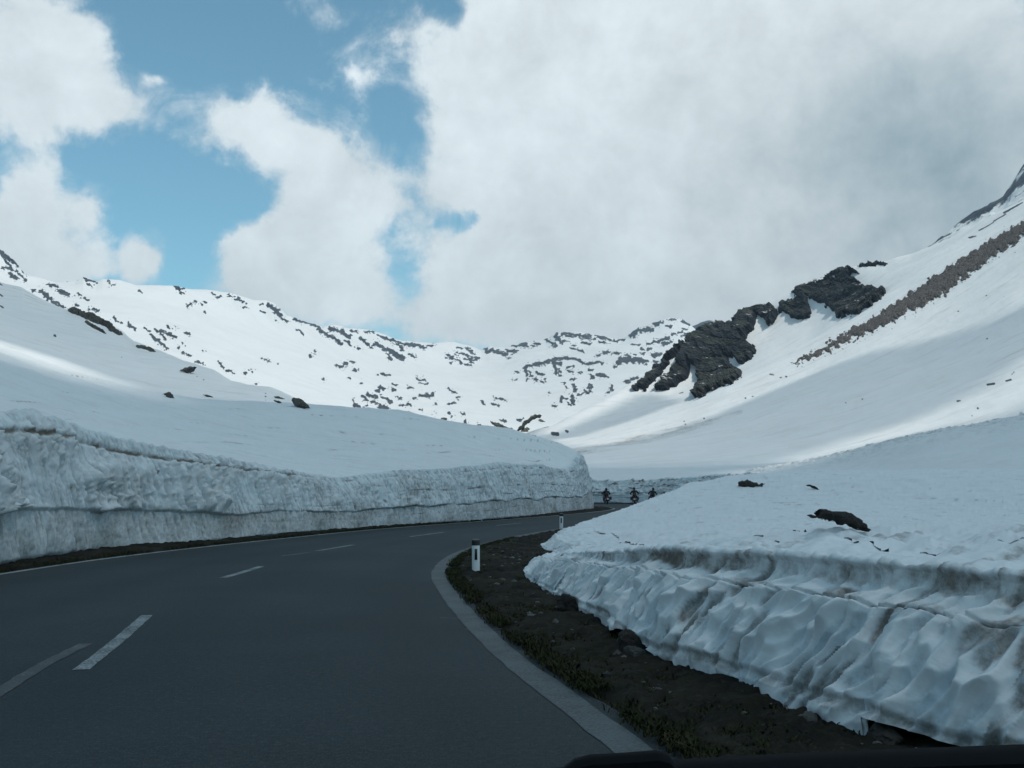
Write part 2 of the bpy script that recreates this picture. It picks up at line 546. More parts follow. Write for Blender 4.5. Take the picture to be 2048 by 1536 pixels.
def asphalt_material():
    m, g, b = material('asphalt')
    geo = g.new('ShaderNodeNewGeometry'); pos = geo.outputs['Position']
    big = g.noise(pos, 0.22, 5, 0.6)
    mid = g.noise(pos, 1.3, 5, 0.6)
    fine = g.noise(pos, 90, 3, 0.7)
    sp = g.new('ShaderNodeTexVoronoi'); sp.inputs['Scale'].default_value = 120; g.put(sp.inputs['Vector'], pos)
    c = g.mix(g.ss(big, 0.38, 0.62), (0.010, 0.018, 0.021), (0.024, 0.034, 0.038))
    c = g.mix(g.ss(mid, 0.42, 0.72, 0.0, 0.5), c, (0.017, 0.025, 0.028))
    c = g.mix(g.ss(fine, 0.42, 0.72, 0.0, 0.75), c, (0.066, 0.077, 0.080))
    grit = g.noise(pos, 22, 6, 0.85)
    c = g.mix(g.ss(grit, 0.5, 0.68, 0.0, 0.8), c, (0.062, 0.074, 0.077))
    c = g.mix(g.ss(grit, 0.48, 0.32, 0.0, 0.85), c, (0.008, 0.013, 0.015))
    c = g.mix(g.ss(sp.outputs['Distance'], 0.16, 0.05, 0.0, 0.35), c, (0.02, 0.022, 0.024))
    # polished wheel tracks / centre darkening
    tr = attr(g, 'track')
    c = g.mix(g.m('MULTIPLY', tr, 0.55), c, (0.012, 0.019, 0.022))
    ck = attr(g, 'crack')
    g.put(b.inputs['Base Color'], c)
    b.inputs['Roughness'].default_value = 0.82
    b.inputs['Specular IOR Level'].default_value = 0.28
    bn = g.new('ShaderNodeBump'); bn.inputs['Strength'].default_value = 0.55; bn.inputs['Distance'].default_value = 0.006
    g.put(bn.inputs['Height'], fine); g.put(b.inputs['Normal'], bn.outputs[0])
    return m


def build_road():
    A = along(LEFT, tk); B = along(RIGHT, tk)
    d = (B - A); w = np.linalg.norm(d, axis=1, keepdims=True); d /= w
    edge_n = 0.05 * fbm(B[:, 0] * 1.5, B[:, 1] * 1.5, 3.0, 3)[:, None]
    A2 = A - d * 0.16
    B2 = B + d * (0.24 + edge_n)
    nu = 41
    f = np.linspace(0, 1, nu)
    P = A2[:, None] * (1 - f)[None, :, None] + B2[:, None] * f[None, :, None]
    z = 0.012 * fbm(P[..., 0] * 0.5, P[..., 1] * 0.5, 0.0, 2)*0
    P3 = np.concatenate([P, z[..., None]], -1)
    tr = np.exp(-((f - 0.42) / 0.05) ** 2) * 0.0 + np.exp(-((f - 0.60) / 0.06) ** 2) + np.exp(-((f - 0.88) / 0.05) ** 2) + np.exp(-((f - 0.13) / 0.05) ** 2) + np.exp(-((f - 0.36) / 0.05) ** 2)
    tr = np.broadcast_to(tr, P.shape[:2]) * 0.6
    me = raw_mesh('road', P3, grid_quads(600, nu), {'track': tr, 'crack': tr * 0})
    tag(link('road', me, asphalt_material()), kind='structure')


def paint_material(name, worn, col=(0.62, 0.64, 0.64)):
    m, g, b = material(name)
    geo = g.new('ShaderNodeNewGeometry'); pos = geo.outputs['Position']
    a = g.noise(pos, 45, 5, 0.75); c2 = g.noise(pos, 2.5, 4, 0.6)
    f = g.ss(g.m('ADD', g.m('MULTIPLY', a, 0.75), g.m('MULTIPLY', c2, 0.35)), worn - 0.06, worn + 0.10)
    g.put(b.inputs['Base Color'], g.mix(f, col, (0.055, 0.06, 0.062)))
    b.inputs['Roughness'].default_value = 0.7
    b.inputs['Specular IOR Level'].default_value = 0.25
    return m


def strip(name, pts, width, mat, z=0.004, rag=0.0, taper=False):
    P, l = chain(pts, 0.06 if len(pts) < 6 else 0.25)
    t = np.gradient(P, axis=0); t /= np.linalg.norm(t, axis=1, keepdims=True)
    n = np.stack([t[:, 1], -t[:, 0]], -1)
    w1 = width / 2 + rag * fbm(P[:, 0] * 6, P[:, 1] * 6, 1.0, 3)[:, None]
    w2 = width / 2 + rag * fbm(P[:, 0] * 6, P[:, 1] * 6, 9.0, 3)[:, None]
    V = np.stack([P - n * w1, P - n * w1 / 3, P + n * w2 / 3, P + n * w2], 1)
    V = np.concatenate([V, np.full(V.shape[:2] + (1,), z)], -1)
    me = raw_mesh(name, V, grid_quads(len(P), 4))
    return tag(link(name, me, mat), kind='structure')


build_road()
PAINT = paint_material('worn_centre_paint', 0.54, (0.27, 0.31, 0.32))
PAINT_EDGE = paint_material('worn_edge_paint', 0.54, (0.098, 0.122, 0.128))
PAINT_LEFT = paint_material('edge_paint', 0.58, (0.42, 0.45, 0.46))
PAINT_OLD = paint_material('old_faded_paint', 0.47, (0.15, 0.165, 0.17))
strip('edge_line', RIGHT, 0.22, PAINT_EDGE, rag=0.015)
strip('edge_line', LEFT, 0.11, PAINT_LEFT, rag=0.01)


def dash(pts, width, mat, rag=0.006, z=0.004):
    q = gnd([p[0] for p in pts], [p[1] for p in pts])[:, :2]
    strip('lane_dash', q, width, mat, z, rag)


dash([(162, 1340), (232, 1285), (294, 1231)], 0.115, PAINT)
dash([(-130, 1470), (0, 1384), (95, 1326), (172, 1288)], 0.11, PAINT_OLD, 0.012)
dash([(446, 1156), (484, 1145), (522, 1133)], 0.12, PAINT)
dash([(634, 1102), (670, 1096), (706, 1090)], 0.12, PAINT)
dash([(564, 1112), (590, 1109), (616, 1105)], 0.11, PAINT_OLD)
dash([(820, 1073.5), (854, 1069), (888, 1064.5)], 0.12, PAINT)
dash([(993, 1051), (1017, 1048.5), (1042, 1046)], 0.12, PAINT)
TAR = plain('bitumen', (0.014, 0.016, 0.018), 0.5, var=0.3)
# bitumen-filled cracks by the right edge
for pts in ([(880, 1237), (925, 1238), (975, 1236)], [(930, 1260), (975, 1261), (1005, 1259)], [(870, 1127), (900, 1125), (925, 1120)]):
    q = gnd([p[0] for p in pts], [p[1] for p in pts])[:, :2]
    tag(strip('tar_seam', q, 0.025, TAR, 0.008, 0.02), kind='structure')

# ------------------------------------------------------------------ ground
def ground_material():
    m, g, b = material('soil')
    geo = g.new('ShaderNodeNewGeometry'); pos = geo.outputs['Position']
    a = g.noise(pos, 1.1, 6, 0.65); f = g.noise(pos, 22, 6, 0.72); p = g.noise(pos, 7, 4, 0.6)
    c = g.mix(g.ss(a, 0.32, 0.68), (0.014, 0.013, 0.011), (0.036, 0.031, 0.024))
    c = g.mix(g.ss(p, 0.5, 0.7, 0.0, 0.6), c, (0.026, 0.030, 0.013))
    c = g.mix(g.ss(f, 0.56, 0.74, 0.0, 0.6), c, (0.095, 0.085, 0.072))
    c = g.mix(g.ss(f, 0.40, 0.26, 0.0, 0.8), c, (0.012, 0.011, 0.010))
    g.put(b.inputs['Base Color'], c)
    b.inputs['Roughness'].default_value = 0.95
    b.inputs['Specular IOR Level'].default_value = 0.1
    bn = g.new('ShaderNodeBump'); bn.inputs['Strength'].default_value = 0.9; bn.inputs['Distance'].default_value = 0.03
    g.put(bn.inputs['Height'], f); g.put(b.inputs['Normal'], bn.outputs[0])
    return m


SOIL = ground_material()


def build_verge():
    # soil and turf strips beside the asphalt: from the asphalt edge to well under the snow
    for pts, side, wid in ((RIGHT, 1, 5.0), (LEFT, -1, 3.0)):
        P, l = chain(pts, 1100, dens=lambda p: 1.0 / np.maximum(np.hypot(p[:, 0], p[:, 1]), 3.0))
        t = np.gradient(P, axis=0); t /= np.linalg.norm(t, axis=1, keepdims=True)
        n = np.stack([t[:, 1], -t[:, 0]], -1) * side
        w = np.linspace(0, 1, 90) ** 1.25 * wid
        start = 0.16 if side > 0 else 0.10
        Q = P[:, None] + n[:, None] * (start + w)[None, :, None]
        x, y = Q[..., 0], Q[..., 1]
        h = 0.035 * fbm(x * 1.4, y * 1.4, 0, 3) + 0.035 * fbm(x * 5, y * 5, 0, 4, 0.6) + 0.016 * ridged(x * 15, y * 15, 0, 3)
        z = -0.05 + 0.075 * sstep(w, 0.0, 0.22)[None] + (h + 0.02) * sstep(w, 0.02, 0.3)[None]
        V = np.concatenate([Q, z[..., None]], -1)
        nm = 'verge'
        me = raw_mesh(nm, V, grid_quads(len(P), len(w), flip=side < 0))
        tag(link(nm, me, SOIL), kind='structure')


build_verge()

# snow-covered base sheet that carries everything, out to the horizon
SNOW_FAR = snow_material('base_snow', 0.5)
xs = np.sinh(np.linspace(-6, 6, 81)); xs = xs / xs.max() * 3600
gx, gy = np.meshgrid(xs, xs)
me = raw_mesh('ground', np.stack([gx, gy, np.full_like(gx, -1.2)], -1), grid_quads(81, 81))
tag(link('ground', me, SNOW_FAR), kind='structure')
# packed gravel bed under road, verge and snow walls
bx = np.linspace(-60, 70, 40); by = np.linspace(-20, 125, 40)
gx, gy = np.meshgrid(bx, by)
me = raw_mesh('road_bed', np.stack([gx, gy, np.full_like(gx, -0.12)], -1), grid_quads(40, 40))
tag(link('road_bed', me, SOIL), kind='structure')


# ------------------------------------------------------------------ snow banks beside the road
def rbf(pts):
    pts = np.asarray(pts, float)
    xy = pts[:, :2] / 20.0; z = pts[:, 2]
    d = np.linalg.norm(xy[:, None] - xy[None], axis=-1)
    phi = np.where(d > 0, d * d * np.log(np.maximum(d, 1e-9)), 0) + np.eye(len(pts)) * 0.004
    n = len(pts); A = np.zeros((n + 3, n + 3))
    A[:n, :n] = phi; A[:n, n] = 1; A[:n, n + 1:] = xy; A[n, :n] = 1; A[n + 1:, :n] = xy.T
    sol = np.linalg.solve(A, np.concatenate([z, [0, 0, 0]]))

    def f(x, y):
        x = np.asarray(x, float) / 20; y = np.asarray(y, float) / 20
        r = sol[n] + sol[n + 1] * x + sol[n + 2] * y
        for (a, b), w in zip(xy, sol[:n]):
            q = (x - a) ** 2 + (y - b) ** 2
            r = r + w * 0.5 * q * np.log(np.maximum(q, 1e-12))
        return r
    return f


def bank(name, base, side, H, ns, nf, lipw, pw, face_fn, top_fn, poly, pxr, dr, ntop, mat, z0=-0.06, band=1.7, dmin=4.0, gap=None, sink=0.18, ycut=14.0, fade=0.22):
    """wall face along a base line plus the snow surface behind its lip, as one mesh.
    side=+1: road lies to the left of the base direction (outward = left)"""
    P, s = chain(base, ns, dens=lambda p: np.where((p[:, 1] < ycut) | (p[:, 1] > 76), 0.35, 1.0) / np.maximum(np.hypot(p[:, 0], p[:, 1]), dmin))
    t = np.gradient(P, axis=0); t /= np.linalg.norm(t, axis=1, keepdims=True)
    out = np.stack([-t[:, 1], t[:, 0]], -1) * side
    k = max(3, ns // 60); ker = np.hanning(2 * k + 1); ker /= ker.sum()
    for c in (0, 1):
        out[:, c] = np.convolve(np.pad(out[:, c], k, mode='edge'), ker, 'valid')
    out /= np.linalg.norm(out, axis=1, keepdims=True)
    lipw = np.interp(s, np.linspace(0, s[-1], len(lipw)), lipw) if np.ndim(lipw) else np.full(len(s), lipw)
    Lp = P - out * lipw[:, None]
    HL = H(Lp[:, 0], Lp[:, 1])
    zb = np.full(len(s), z0) if gap is None else z0 + gap(s, P)
    a = np.linspace(0, 1, nf)[:, None]
    inset = lipw * a ** pw
    zz = zb + (HL - zb) * a
    face = np.concatenate([P[None] - out[None] * inset[..., None], zz[..., None]], -1)
    nb = 44
    b = (np.linspace(0, 1, nb + 1)[1:] ** 1.4)[:, None] * band
    Q = P[None] - out[None] * (lipw + b)[..., None]
    zt = H(Q[..., 0], Q[..., 1])
    rag = 0.0
    topb = np.concatenate([Q, zt[..., None]], -1)
    G = np.concatenate([face, topb], 0)
    N = normals(G)
    # make normals point outward / up
    sgn = np.sign((N[:nf, :, :2] * out[None]).sum(-1).mean())
    N *= sgn
    isface = np.concatenate([np.ones(nf), 1 - sstep(b[:, 0], 0.0, fade * band)])[:, None] * np.ones(len(s))
    hz = G[..., 2] - 0.0
    disp, dirt, ice = face_fn(s[None] + 0 * hz, hz, np.broadcast_to(HL, hz.shape), G)
    td, tdirt = top_fn(G[..., 0], G[..., 1])
    # scallops fade on the flat top
    w = isface
    G2 = G + N * (disp * w)[..., None]
    G2[..., 2] += td * (1 - w) - np.concatenate([np.zeros(nf), sstep(b[:, 0], band * 0.55, band) * sink])[:, None]
    dirt = dirt * w + tdirt * (1 - w)
    ice = ice * w
    V1 = G2.reshape(-1, 3); q1 = grid_quads(*G2.shape[:2], flip=sgn < 0)
    # surface behind the lip: polar grid in front of the camera
    npx, nd = ntop
    px = np.concatenate([np.linspace(pxr[0], pxr[1], max(2, int((pxr[1] - pxr[0]) / 12)), endpoint=False), np.linspace(pxr[1], pxr[2], npx), np.linspace(pxr[2], pxr[3], max(2, int((pxr[3] - pxr[2]) / 12)))[1:]])
    dd = np.geomspace(dr[0], dr[1], nd)
    u = ray(px, 900)[:, 0]
    X = u[None] * dd[:, None]; Y = np.broadcast_to(dd[:, None], X.shape)
    XY = np.stack([X, Y], -1)
    ok = inside(XY, poly)
    ds = seg_dist(XY, P[::max(1, ns // 160)])
    ok &= ds > (np.max(lipw) if np.ndim(lipw) else lipw) + band * 0.42
    Z = H(X, Y)
    td, tdirt = top_fn(X, Y)
    T = np.concatenate([XY, (Z + td)[..., None]], -1)
    keep = ok[:-1, :-1] & ok[1:, :-1] & ok[:-1, 1:] & ok[1:, 1:]
    q2 = grid_quads(nd, len(px), keep)
    V = np.concatenate([V1, T.reshape(-1, 3)]); Qd = np.concatenate([q1, q2 + len(V1)])
    V, Qd, at = compact(V, Qd, {'dirt': np.concatenate([dirt.ravel(), np.broadcast_to(tdirt, X.shape).ravel()]), 'ice': np.concatenate([ice.ravel(), np.zeros(X.size)])})
    me = raw_mesh(name, V, Qd, at)
    o = link(name, me, mat)
    add_host(name, G2, None, 4)
    add_host(name, T, keep, 2)
    return o


# ---- the tall wall on the left
ST = [(-40, 1146, 828), (0, 1133, 833), (120, 1114, 846), (239, 1097, 878), (376, 1088, 903), (513, 1076, 928), (581, 1069.5, 944), (700, 1060, 955),
      (819, 1051.5, 944), (1010, 1038, 931), (1100, 1029, 929), (1165, 1021.5, 935)]
LB = [(-10.6, -16), (-10.2, -6), (-9.7, 2), (-9.35, 10)]
LH = [(-11, -16, 2.7), (-10.6, -6, 2.7), (-10.1, 2, 2.7), (-9.8, 10, 2.65), (-30, 0, 8), (-30, 25, 8.0), (-30, -16, 8)]
for bx, by, ly in ST:
    q = gnd(bx, by)
    LB.append((q[0], q[1]))
    d = q[1] + 0.3
    LH.append((q[0] - 0.55, q[1] + 0.25, pix(bx, ly, d)[2]))
LB += [(5.45, 69.3), (5.2, 72.6), (3.2, 75.2), (-1, 77.5), (-10, 80), (-26, 83)]
LH += [(4.6, 69.5, 2.85), (4.2, 72, 2.8), (2.6, 74.3, 2.9), (-1.3, 76.5, 3.2), (-10, 79, 4), (-26, 82, 6.5), (-36, 95, 9.0)]
for (a, b, d) in [(-500, 470, 52), (-250, 590, 58), (0, 692, 60), (150, 752, 62), (300, 797, 64), (450, 806, 66), (600, 812, 67), (720, 815, 66), (800, 822, 66), (900, 842, 66), (1000, 858, 66),
                  (1080, 874, 67), (1130, 890, 68), (1160, 906, 68.5),
                  (0, 755, 40), (200, 818, 42), (400, 850, 46), (600, 868, 50), (800, 880, 54), (950, 895, 58), (-250, 690, 38)]:
    LH.append(tuple(pix(a, b, d)))
for (a, b, d) in [(-500, 500, 95), (0, 725, 95), (300, 825, 95), (600, 850, 95)]:
    LH.append(tuple(pix(a, b, d)))
HL_ = rbf(LH)
LPOLY = LB + [(-70, 100), (-70, -16)]


def left_face(s, z, HLp, G):
    x, y = G[..., 0], G[..., 1]
    u = s + 0.28 * z
    wx = 0.16 * fbm(u * 1.3, z * 1.3, 1.0, 3); wz = 0.16 * fbm(u * 1.1, z * 1.1, 7.0, 3)
    far = sstep(s, 34, 62)                         # towards the bend the strata take over
    h = z / np.maximum(HLp, 0.5)
    lev1 = 0.34 + 0.06 * fbm(s * 0.22, 0, 2.0, 3) + 0.012 * fbm(s * 1.5, 0, 3.0, 2)      # main dirt line
    f1, f2, cid, ly = worley((u + 0.4 * wx) / 0.155, (z + wz) / 0.72, 3)
    ridge = np.minimum(f1, 1.0) ** 1.7
    g1, g2, gid, gy = worley((u + 0.5 * wx) / 0.085, (z + wz) / 0.26, 91)
    fine = np.minimum(g1, 1.0) ** 1.6
    k1, k2, kid, ky = worley((u + wx * 0.5) / 0.17, z / 1.6, 40)
    flute = np.minimum(np.abs(k1), 1.0) ** 1.6
    up = sstep(h, lev1 - 0.01, lev1 + 0.015)
    bw = bowls((u + 0.3 * wx) / 0.125, (z + wz) / 0.85, 3, 20.0)
    bw2 = bowls((u + 0.4 * wx) / 0.085, (z + wz) / 0.30, 33)
    saw = np.clip(0.5 - ly, 0, 1.1) * (0.5 + cid)
    saw2 = np.clip(0.5 - gy, 0, 1.1) * (0.5 + gid)
    amp = (0.45 + 0.75 * sstep(fbm(s * 0.35, z * 0.8, 5.0, 2), -0.5, 0.5)) * (1 - 0.45 * far)
    d = up * (1 - 0.5 * sstep(h, 0.86, 1.0)) * (amp * (0.40 * bw + 0.16 * bw2) + 0.035 * fbm(s * 0.7, z * 1.5, 1, 3)) + (1 - up) * (0.13 * flute + 0.03 * fbm(s * 0.6, z * 0.8, 2, 3) + 0.02 * fine)
    d += 0.025 * up - 0.01
    d += 0.12 * fbm(s * 0.16, z * 0.3, 4.0, 3)
    # strata ledges
    dirt = np.zeros_like(d)
    for lev, amp_, wd, st, en, w in ((0.33, 0, 0.014, 0.55, 1, 0), (0.62, .06, 0.022, .25, 1, 1), (0.20, .04, 0.014, .5, .8, 2), (0.80, .05, 0.018, 0.3, .9, 3), (0.94, .02, 0.024, .3, 1, 4), (0.47, .05, 0.014, .5, .8, 5)):
        lv = lev1 if w == 0 else lev + amp_ * fbm(s * 0.14, 0, 20.0 + w, 3)
        k = np.exp(-((h - lv) / wd) ** 2) * np.clip(0.45 + 0.9 * fbm(s * 0.8, z * 0.5, 30 + w, 3), 0, 1) * (st + (en - st) * far)
        ab = sstep(h, lv - 0.004, lv + 0.02) * (1 - sstep(h, lv + 0.03, lv + 0.09)) * np.clip(fbm(u * 2.6, z * 0.7, 50 + w, 3) + 0.05, 0, 1) * (st + (en - st) * far)
        d -= (0.045 if w == 0 else 0.015) * k
        dirt = np.maximum(dirt, np.maximum(0.85 * k, 0.75 * ab))
    # slanting brown layer under the upper lip at the near end
    lv = 0.99 - 0.10 * sstep(s, 16, 30) * (1 - sstep(s, 42, 50)) + 0.012 * fbm(s * 0.7, 0, 60, 3)
    near = 1 - sstep(s, 45, 52)
    k = np.exp(-((h - lv) / 0.024) ** 2) * near
    dirt = np.maximum(dirt, 1.0 * k * np.clip(0.8 + 0.7 * fbm(s * 1.6, z, 61, 2), 0, 1))
    d -= 0.07 * k
    jag = np.clip(ridge - 0.25, 0, 1) * sstep(h, 0.72, 1.0) * near
    dirt = np.maximum(dirt, 0.5 * jag * np.clip(fbm(u * 1.2, z * 1.2, 70, 3) + 0.35, 0, 1))
    keepd = dirt.copy()
    # dirt plus shade painted into scoops and undersides, brown tint near the ground
    pit = (1 - sstep(bw, 0.02, 0.22)) * up * np.clip(0.4 + 0.8 * fbm(s * 0.8, z * 1.2, 8, 3), 0, 1)
    under = sstep(ly, 0.05, 0.5) * up * np.clip(0.45 + 0.75 * fbm(s * 0.9, z * 1.6, 18, 3), 0, 1)
    dirt = np.maximum(dirt, 0.50 * pit)
    dirt = np.maximum(dirt, 0.62 * under)
    dirt = np.maximum(dirt, (1 - up) * (0.42 * (1 - sstep(k1, 0.1, 0.45)) + 0.10))
    clump = sstep(fbm(u * 2.2, z * 2.6, 77, 3), 0.62, 0.85) * up
    dirt = np.maximum(dirt, 0.75 * clump)
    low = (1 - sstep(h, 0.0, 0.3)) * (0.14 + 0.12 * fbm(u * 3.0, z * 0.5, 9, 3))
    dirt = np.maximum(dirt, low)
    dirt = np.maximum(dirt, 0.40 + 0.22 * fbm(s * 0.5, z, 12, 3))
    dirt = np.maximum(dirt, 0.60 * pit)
    dirt = dirt * (1 - 0.55 * sstep(bw + 0.4 * bw2, 0.20, 0.42) * up)
    dirt = np.maximum(dirt, keepd)
    d *= 1 - 0.8 * (1 - sstep(h, 0.0, 0.05))
    d += 0.10 * fbm(s * 1.1, 0, 15, 4) * (1 - sstep(h, 0, 0.25))
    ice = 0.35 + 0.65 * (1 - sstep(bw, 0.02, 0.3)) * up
    return d, np.clip(dirt, 0, 1), ice


def left_top(x, y):
    r = np.hypot(x, y)
    z = 0.10 * fbm(x * 0.35, y * 0.35, 0, 3) + 0.030 * fbm(x * 1.6, y * 1.6, 2.0, 3) + 0.015 * np.minimum(1.2, 1.4 * np.abs(fbm(x * 4.0, y * 2.6, 5.0, 3)))
    # faint dirt contour lines (old wind crusts)
    e = HL_(x, y) + 0.35 * fbm(x * 0.12, y * 0.12, 3, 2)
    ln = 0
    for k, lev in enumerate((3.0, 3.6, 4.4, 5.6, 7.1)):
        kk = np.exp(-((e - lev) / 0.022) ** 2) * sstep(fbm(x * 0.35, y * 0.35, 11 + k, 3), 0.0 - 0.2 * (k < 2), 0.55)
        ln = np.maximum(ln, kk)
    dirt = 0.6 * ln + 0.04 + 0.05 * np.clip(fbm(x * 0.8, y * 2.2, 6, 4), 0, 1)
    return z - 0.03 * ln, dirt


SNOW_LEFT = snow_material('old_wall_snow', 5.0, streak=((0.25, 1.2, 0.6), (0, 0, 0.5), 1.5, 0.22), bump=0.35, bdist=0.03)
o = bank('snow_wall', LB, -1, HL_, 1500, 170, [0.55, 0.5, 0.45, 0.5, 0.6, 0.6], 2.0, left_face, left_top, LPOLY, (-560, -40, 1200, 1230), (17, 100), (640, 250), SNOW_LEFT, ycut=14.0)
# base direction runs away from the camera: outward (to the road) is on its right
tag(o, 'tall ploughed snow wall with dirt layers on the left of the road', 'snow wall')

# ---- the bank close on the right
RT = [(1727, 1475, 1137), (1650, 1454, 1131), (1563, 1418, 1126), (1486, 1388, 1123), (1394, 1352, 1116), (1307, 1326, 1108), (1220, 1262, 1106), (1164, 1236, 1106), (1118, 1206, 1107), (1066, 1178, 1110)]
RB = [(4.3, -9), (4.0, -4), (3.6, 0), (3.2, 2.4), (2.85, 3.9), (2.42, 4.62), (2.08, 5.0)]
RH = [(4.7, -9, .85), (4.4, -4, .85), (4.0, 0, .86), (3.6, 2.5, .86), (3.2, 4.1, .86), (2.72, 4.95, .85)]
for bx, by, ly in RT:
    q = gnd(bx, by)
    RB.append((q[0], q[1]))
    d = q[1] + 0.25
    RH.append((q[0] + 0.33, q[1] + 0.15, max(0.22, pix(bx, ly, d)[2])))
RB += [(0.16, 15.2), (0.25, 17.0), (0.75, 18.6), (0.78, 20.2), (0.62, 22.2), (1.0, 25.5), (2.3, 30), (4.9, 38.5), (8.6, 50), (12.0, 60), (15.3, 70), (17.5, 80)]
RH += [(0.75, 15.2, .30), (0.85, 16.9, .26), (1.3, 18.4, .26), (1.4, 20.2, .24), (1.1, 22.4, .28), (1.6, 25.5, .36), (2.9, 29.8, .60), (5.4, 38, 1.06), (9.1, 49.5, 1.62), (12.5, 59.5, 2.1), (16, 70, 2.3), (18.3, 80, 2.3)]
for (a, b, d) in [(1500, 948, 47), (1600, 960, 43), (1700, 985, 39), (1850, 1022, 33), (2048, 1058, 27), (2300, 1070, 23),
                  (1640, 1064, 9.3), (1760, 1066, 8.4), (1900, 1072, 7.6), (2048, 1082, 6.9), (2300, 1095, 6.0),
                  (1640, 1056, 13), (1690, 1052, 18), (1600, 1005, 30), (2048, 1074, 14), (1850, 1060, 15), (2300, 1085, 12),
                  (1300, 1082, 15), (1200, 1070, 20), (1300, 1042, 24), (1400, 1010, 32), (1450, 985, 40), (1500, 1000, 35), (1480, 1095, 12), (1330, 1090, 13)]:
    RH.append(tuple(pix(a, b, d)))
RH += [(25, 60, 2.4), (40, 50, 3.2), (30, 30, 1.6), (20, 10, 1.3), (12, 0, 1.2), (15, -9, 1.3), (40, 0, 3), (60, 70, 5)]
HR_ = rbf(RH)
RPOLY = RB + [(60, 80), (60, -9)]


def right_face(s, z, HLp, G):
    x, y = G[..., 0], G[..., 1]
    u = s + 0.62 * z + 0.16 * fbm(s * 0.9, z * 0.9, 71, 3)
    q = y                                              # distance along the road
    h = z / np.maximum(HLp, 0.2)
    wx = 0.10 * fbm(u * 1.7, z * 1.2, 1.0, 3); wz = 0.10 * fbm(u * 1.3, z * 1.3, 7.0, 3)
    f1, f2, cid, ly = worley((u + 0.6 * wx) / 0.155, (z + 0.7 * wz) / 0.40, 5)
    ridge = np.minimum(f1, 1.05) ** 1.7
    bw = bowls((u + 0.6 * wx) / 0.15, (z + 0.9 * wz) / 0.36, 5, 20.0)
    bw2 = bowls((u + wx) / 0.085, (z + wz) / 0.15, 45)
    g1, g2, gid, gy = worley((s + 0.2 * z + wx) / 0.07, (z + wz) / 0.09, 61)
    fine = np.minimum(g1, 1.0) ** 1.5
    near = 1 - sstep(q, 9, 15)
    d = 0.14 * bw + 0.09 * bw2 + 0.003 * fine + 0.05 * fbm(s * 0.7, z * 1.2, 3, 3) + 0.002 * fbm(s * 22, z * 22, 8, 4, 0.65)
    d *= (1 - 0.6 * sstep(h, 0.84, 1.0)) * (0.35 + 0.65 * sstep(h, 0.0, 0.16))
    d += 0.02 * fbm(s * 7, 0.0, 9, 3) * sstep(h, 0.8, 1.0)
    # three dust layers: under the lip, across the middle and near the foot
    lA = 0.975 + 0.015 * fbm(s * 0.5, 0, 2, 2) + 0.018 * fbm(s * 3.5, 0, 5, 3)
    lB = 0.735 + 0.035 * fbm(s * 0.35, 0, 12, 2) + 0.030 * fbm(s * 2.2, 0, 15, 3)
    lC = 0.155 + 0.03 * fbm(s * 0.5, 0, 22, 2) + 0.012 * fbm(s * 3.0, 0, 25, 3)
    str_ = 0.35 + 0.65 * near
    # recess under the lip
    rec = sstep(h, lA - 0.15, lA - 0.02) * (1 - sstep(h, lA, lA + 0.03))
    d -= 0.03 * rec * near + 0.09 * near * np.sin(np.clip((h - lB) / np.maximum(lA - lB, 0.05), 0, 1) * math.pi) ** 1.3
    d += 0.03 * sstep(h, lA, lA + 0.02) * near
    cut = np.exp(-((h - lB) / 0.011) ** 2)
    d -= 0.035 * cut * str_
    d += 0.012 * (1 - sstep(h, lB - 0.015, lB)) * str_
    recC = sstep(h, lC - 0.06, lC) * (1 - sstep(h, lC, lC + 0.05))
    d -= 0.03 * recC * str_
    dirt = 0.82 * sstep(h, lA - 0.13, lA - 0.03) * (1 - sstep(h, lA + 0.005, lA + 0.035)) * near * np.clip(0.75 + 0.5 * fbm(u * 2.2, z * 2, 31, 3), 0.25, 1)
    tooth = np.clip(0.3 + 1.1 * fbm(u * 5.0, z * 1.0, 33, 3), 0, 1)
    aB = sstep(h, lB - 0.005, lB + 0.005) * (1 - sstep(h, lB + 0.015 + 0.06 * tooth, lB + 0.035 + 0.09 * tooth))
    dirt = np.maximum(dirt, 0.62 * aB * str_ * tooth)
    dirt = np.maximum(dirt, 0.85 * cut * str_)
    bandC = sstep(h, lC - 0.09, lC - 0.02) * (1 - sstep(h, lC + 0.02, lC + 0.05))
    dirt = np.maximum(dirt, 0.72 * bandC * str_ * np.clip(0.75 + 0.5 * fbm(u * 2, z, 35, 3), 0.2, 1))
    low = (1 - sstep(h, lC - 0.04, lC + 0.02)) * 0.34
    dirt = np.maximum(dirt, low * (0.8 + 0.3 * fbm(u * 4, z * 3, 36, 3)))
    # grey dust resting in the scoops
    bl = sstep(1.0 * fbm(u * 1.9, z * 2.4, 40, 3) + 2.2 * (0.16 - bw) + 0.12, 0.15, 0.75) * (1 - sstep(h, 0.80, 0.95))
    dirt = np.maximum(dirt, 0.58 * bl)
    dirt = np.maximum(dirt, 0.24 + 0.14 * fbm(u * 0.8, z, 48, 2) + 0.45 * sstep(cid, 0.72, 0.9) * (1 - sstep(bw, 0.10, 0.28)))
    dirt *= 1 - 0.75 * sstep(bw + 0.35 * bw2, 0.20, 0.40)
    dirt = np.maximum(dirt, 0.88 * sstep(h, lA - 0.15, lA - 0.07) * (1 - sstep(h, lA - 0.005, lA + 0.03)) * near * np.clip(0.7 + 0.6 * fbm(u * 2.2, z * 2, 31, 3), 0.3, 1))
    dirt = np.maximum(dirt, 0.62 * bandC * str_ * np.clip(0.7 + 0.5 * fbm(u * 2, z, 35, 3), 0.2, 1))
    dirt = np.maximum(dirt, 0.70 * aB * str_ * tooth)
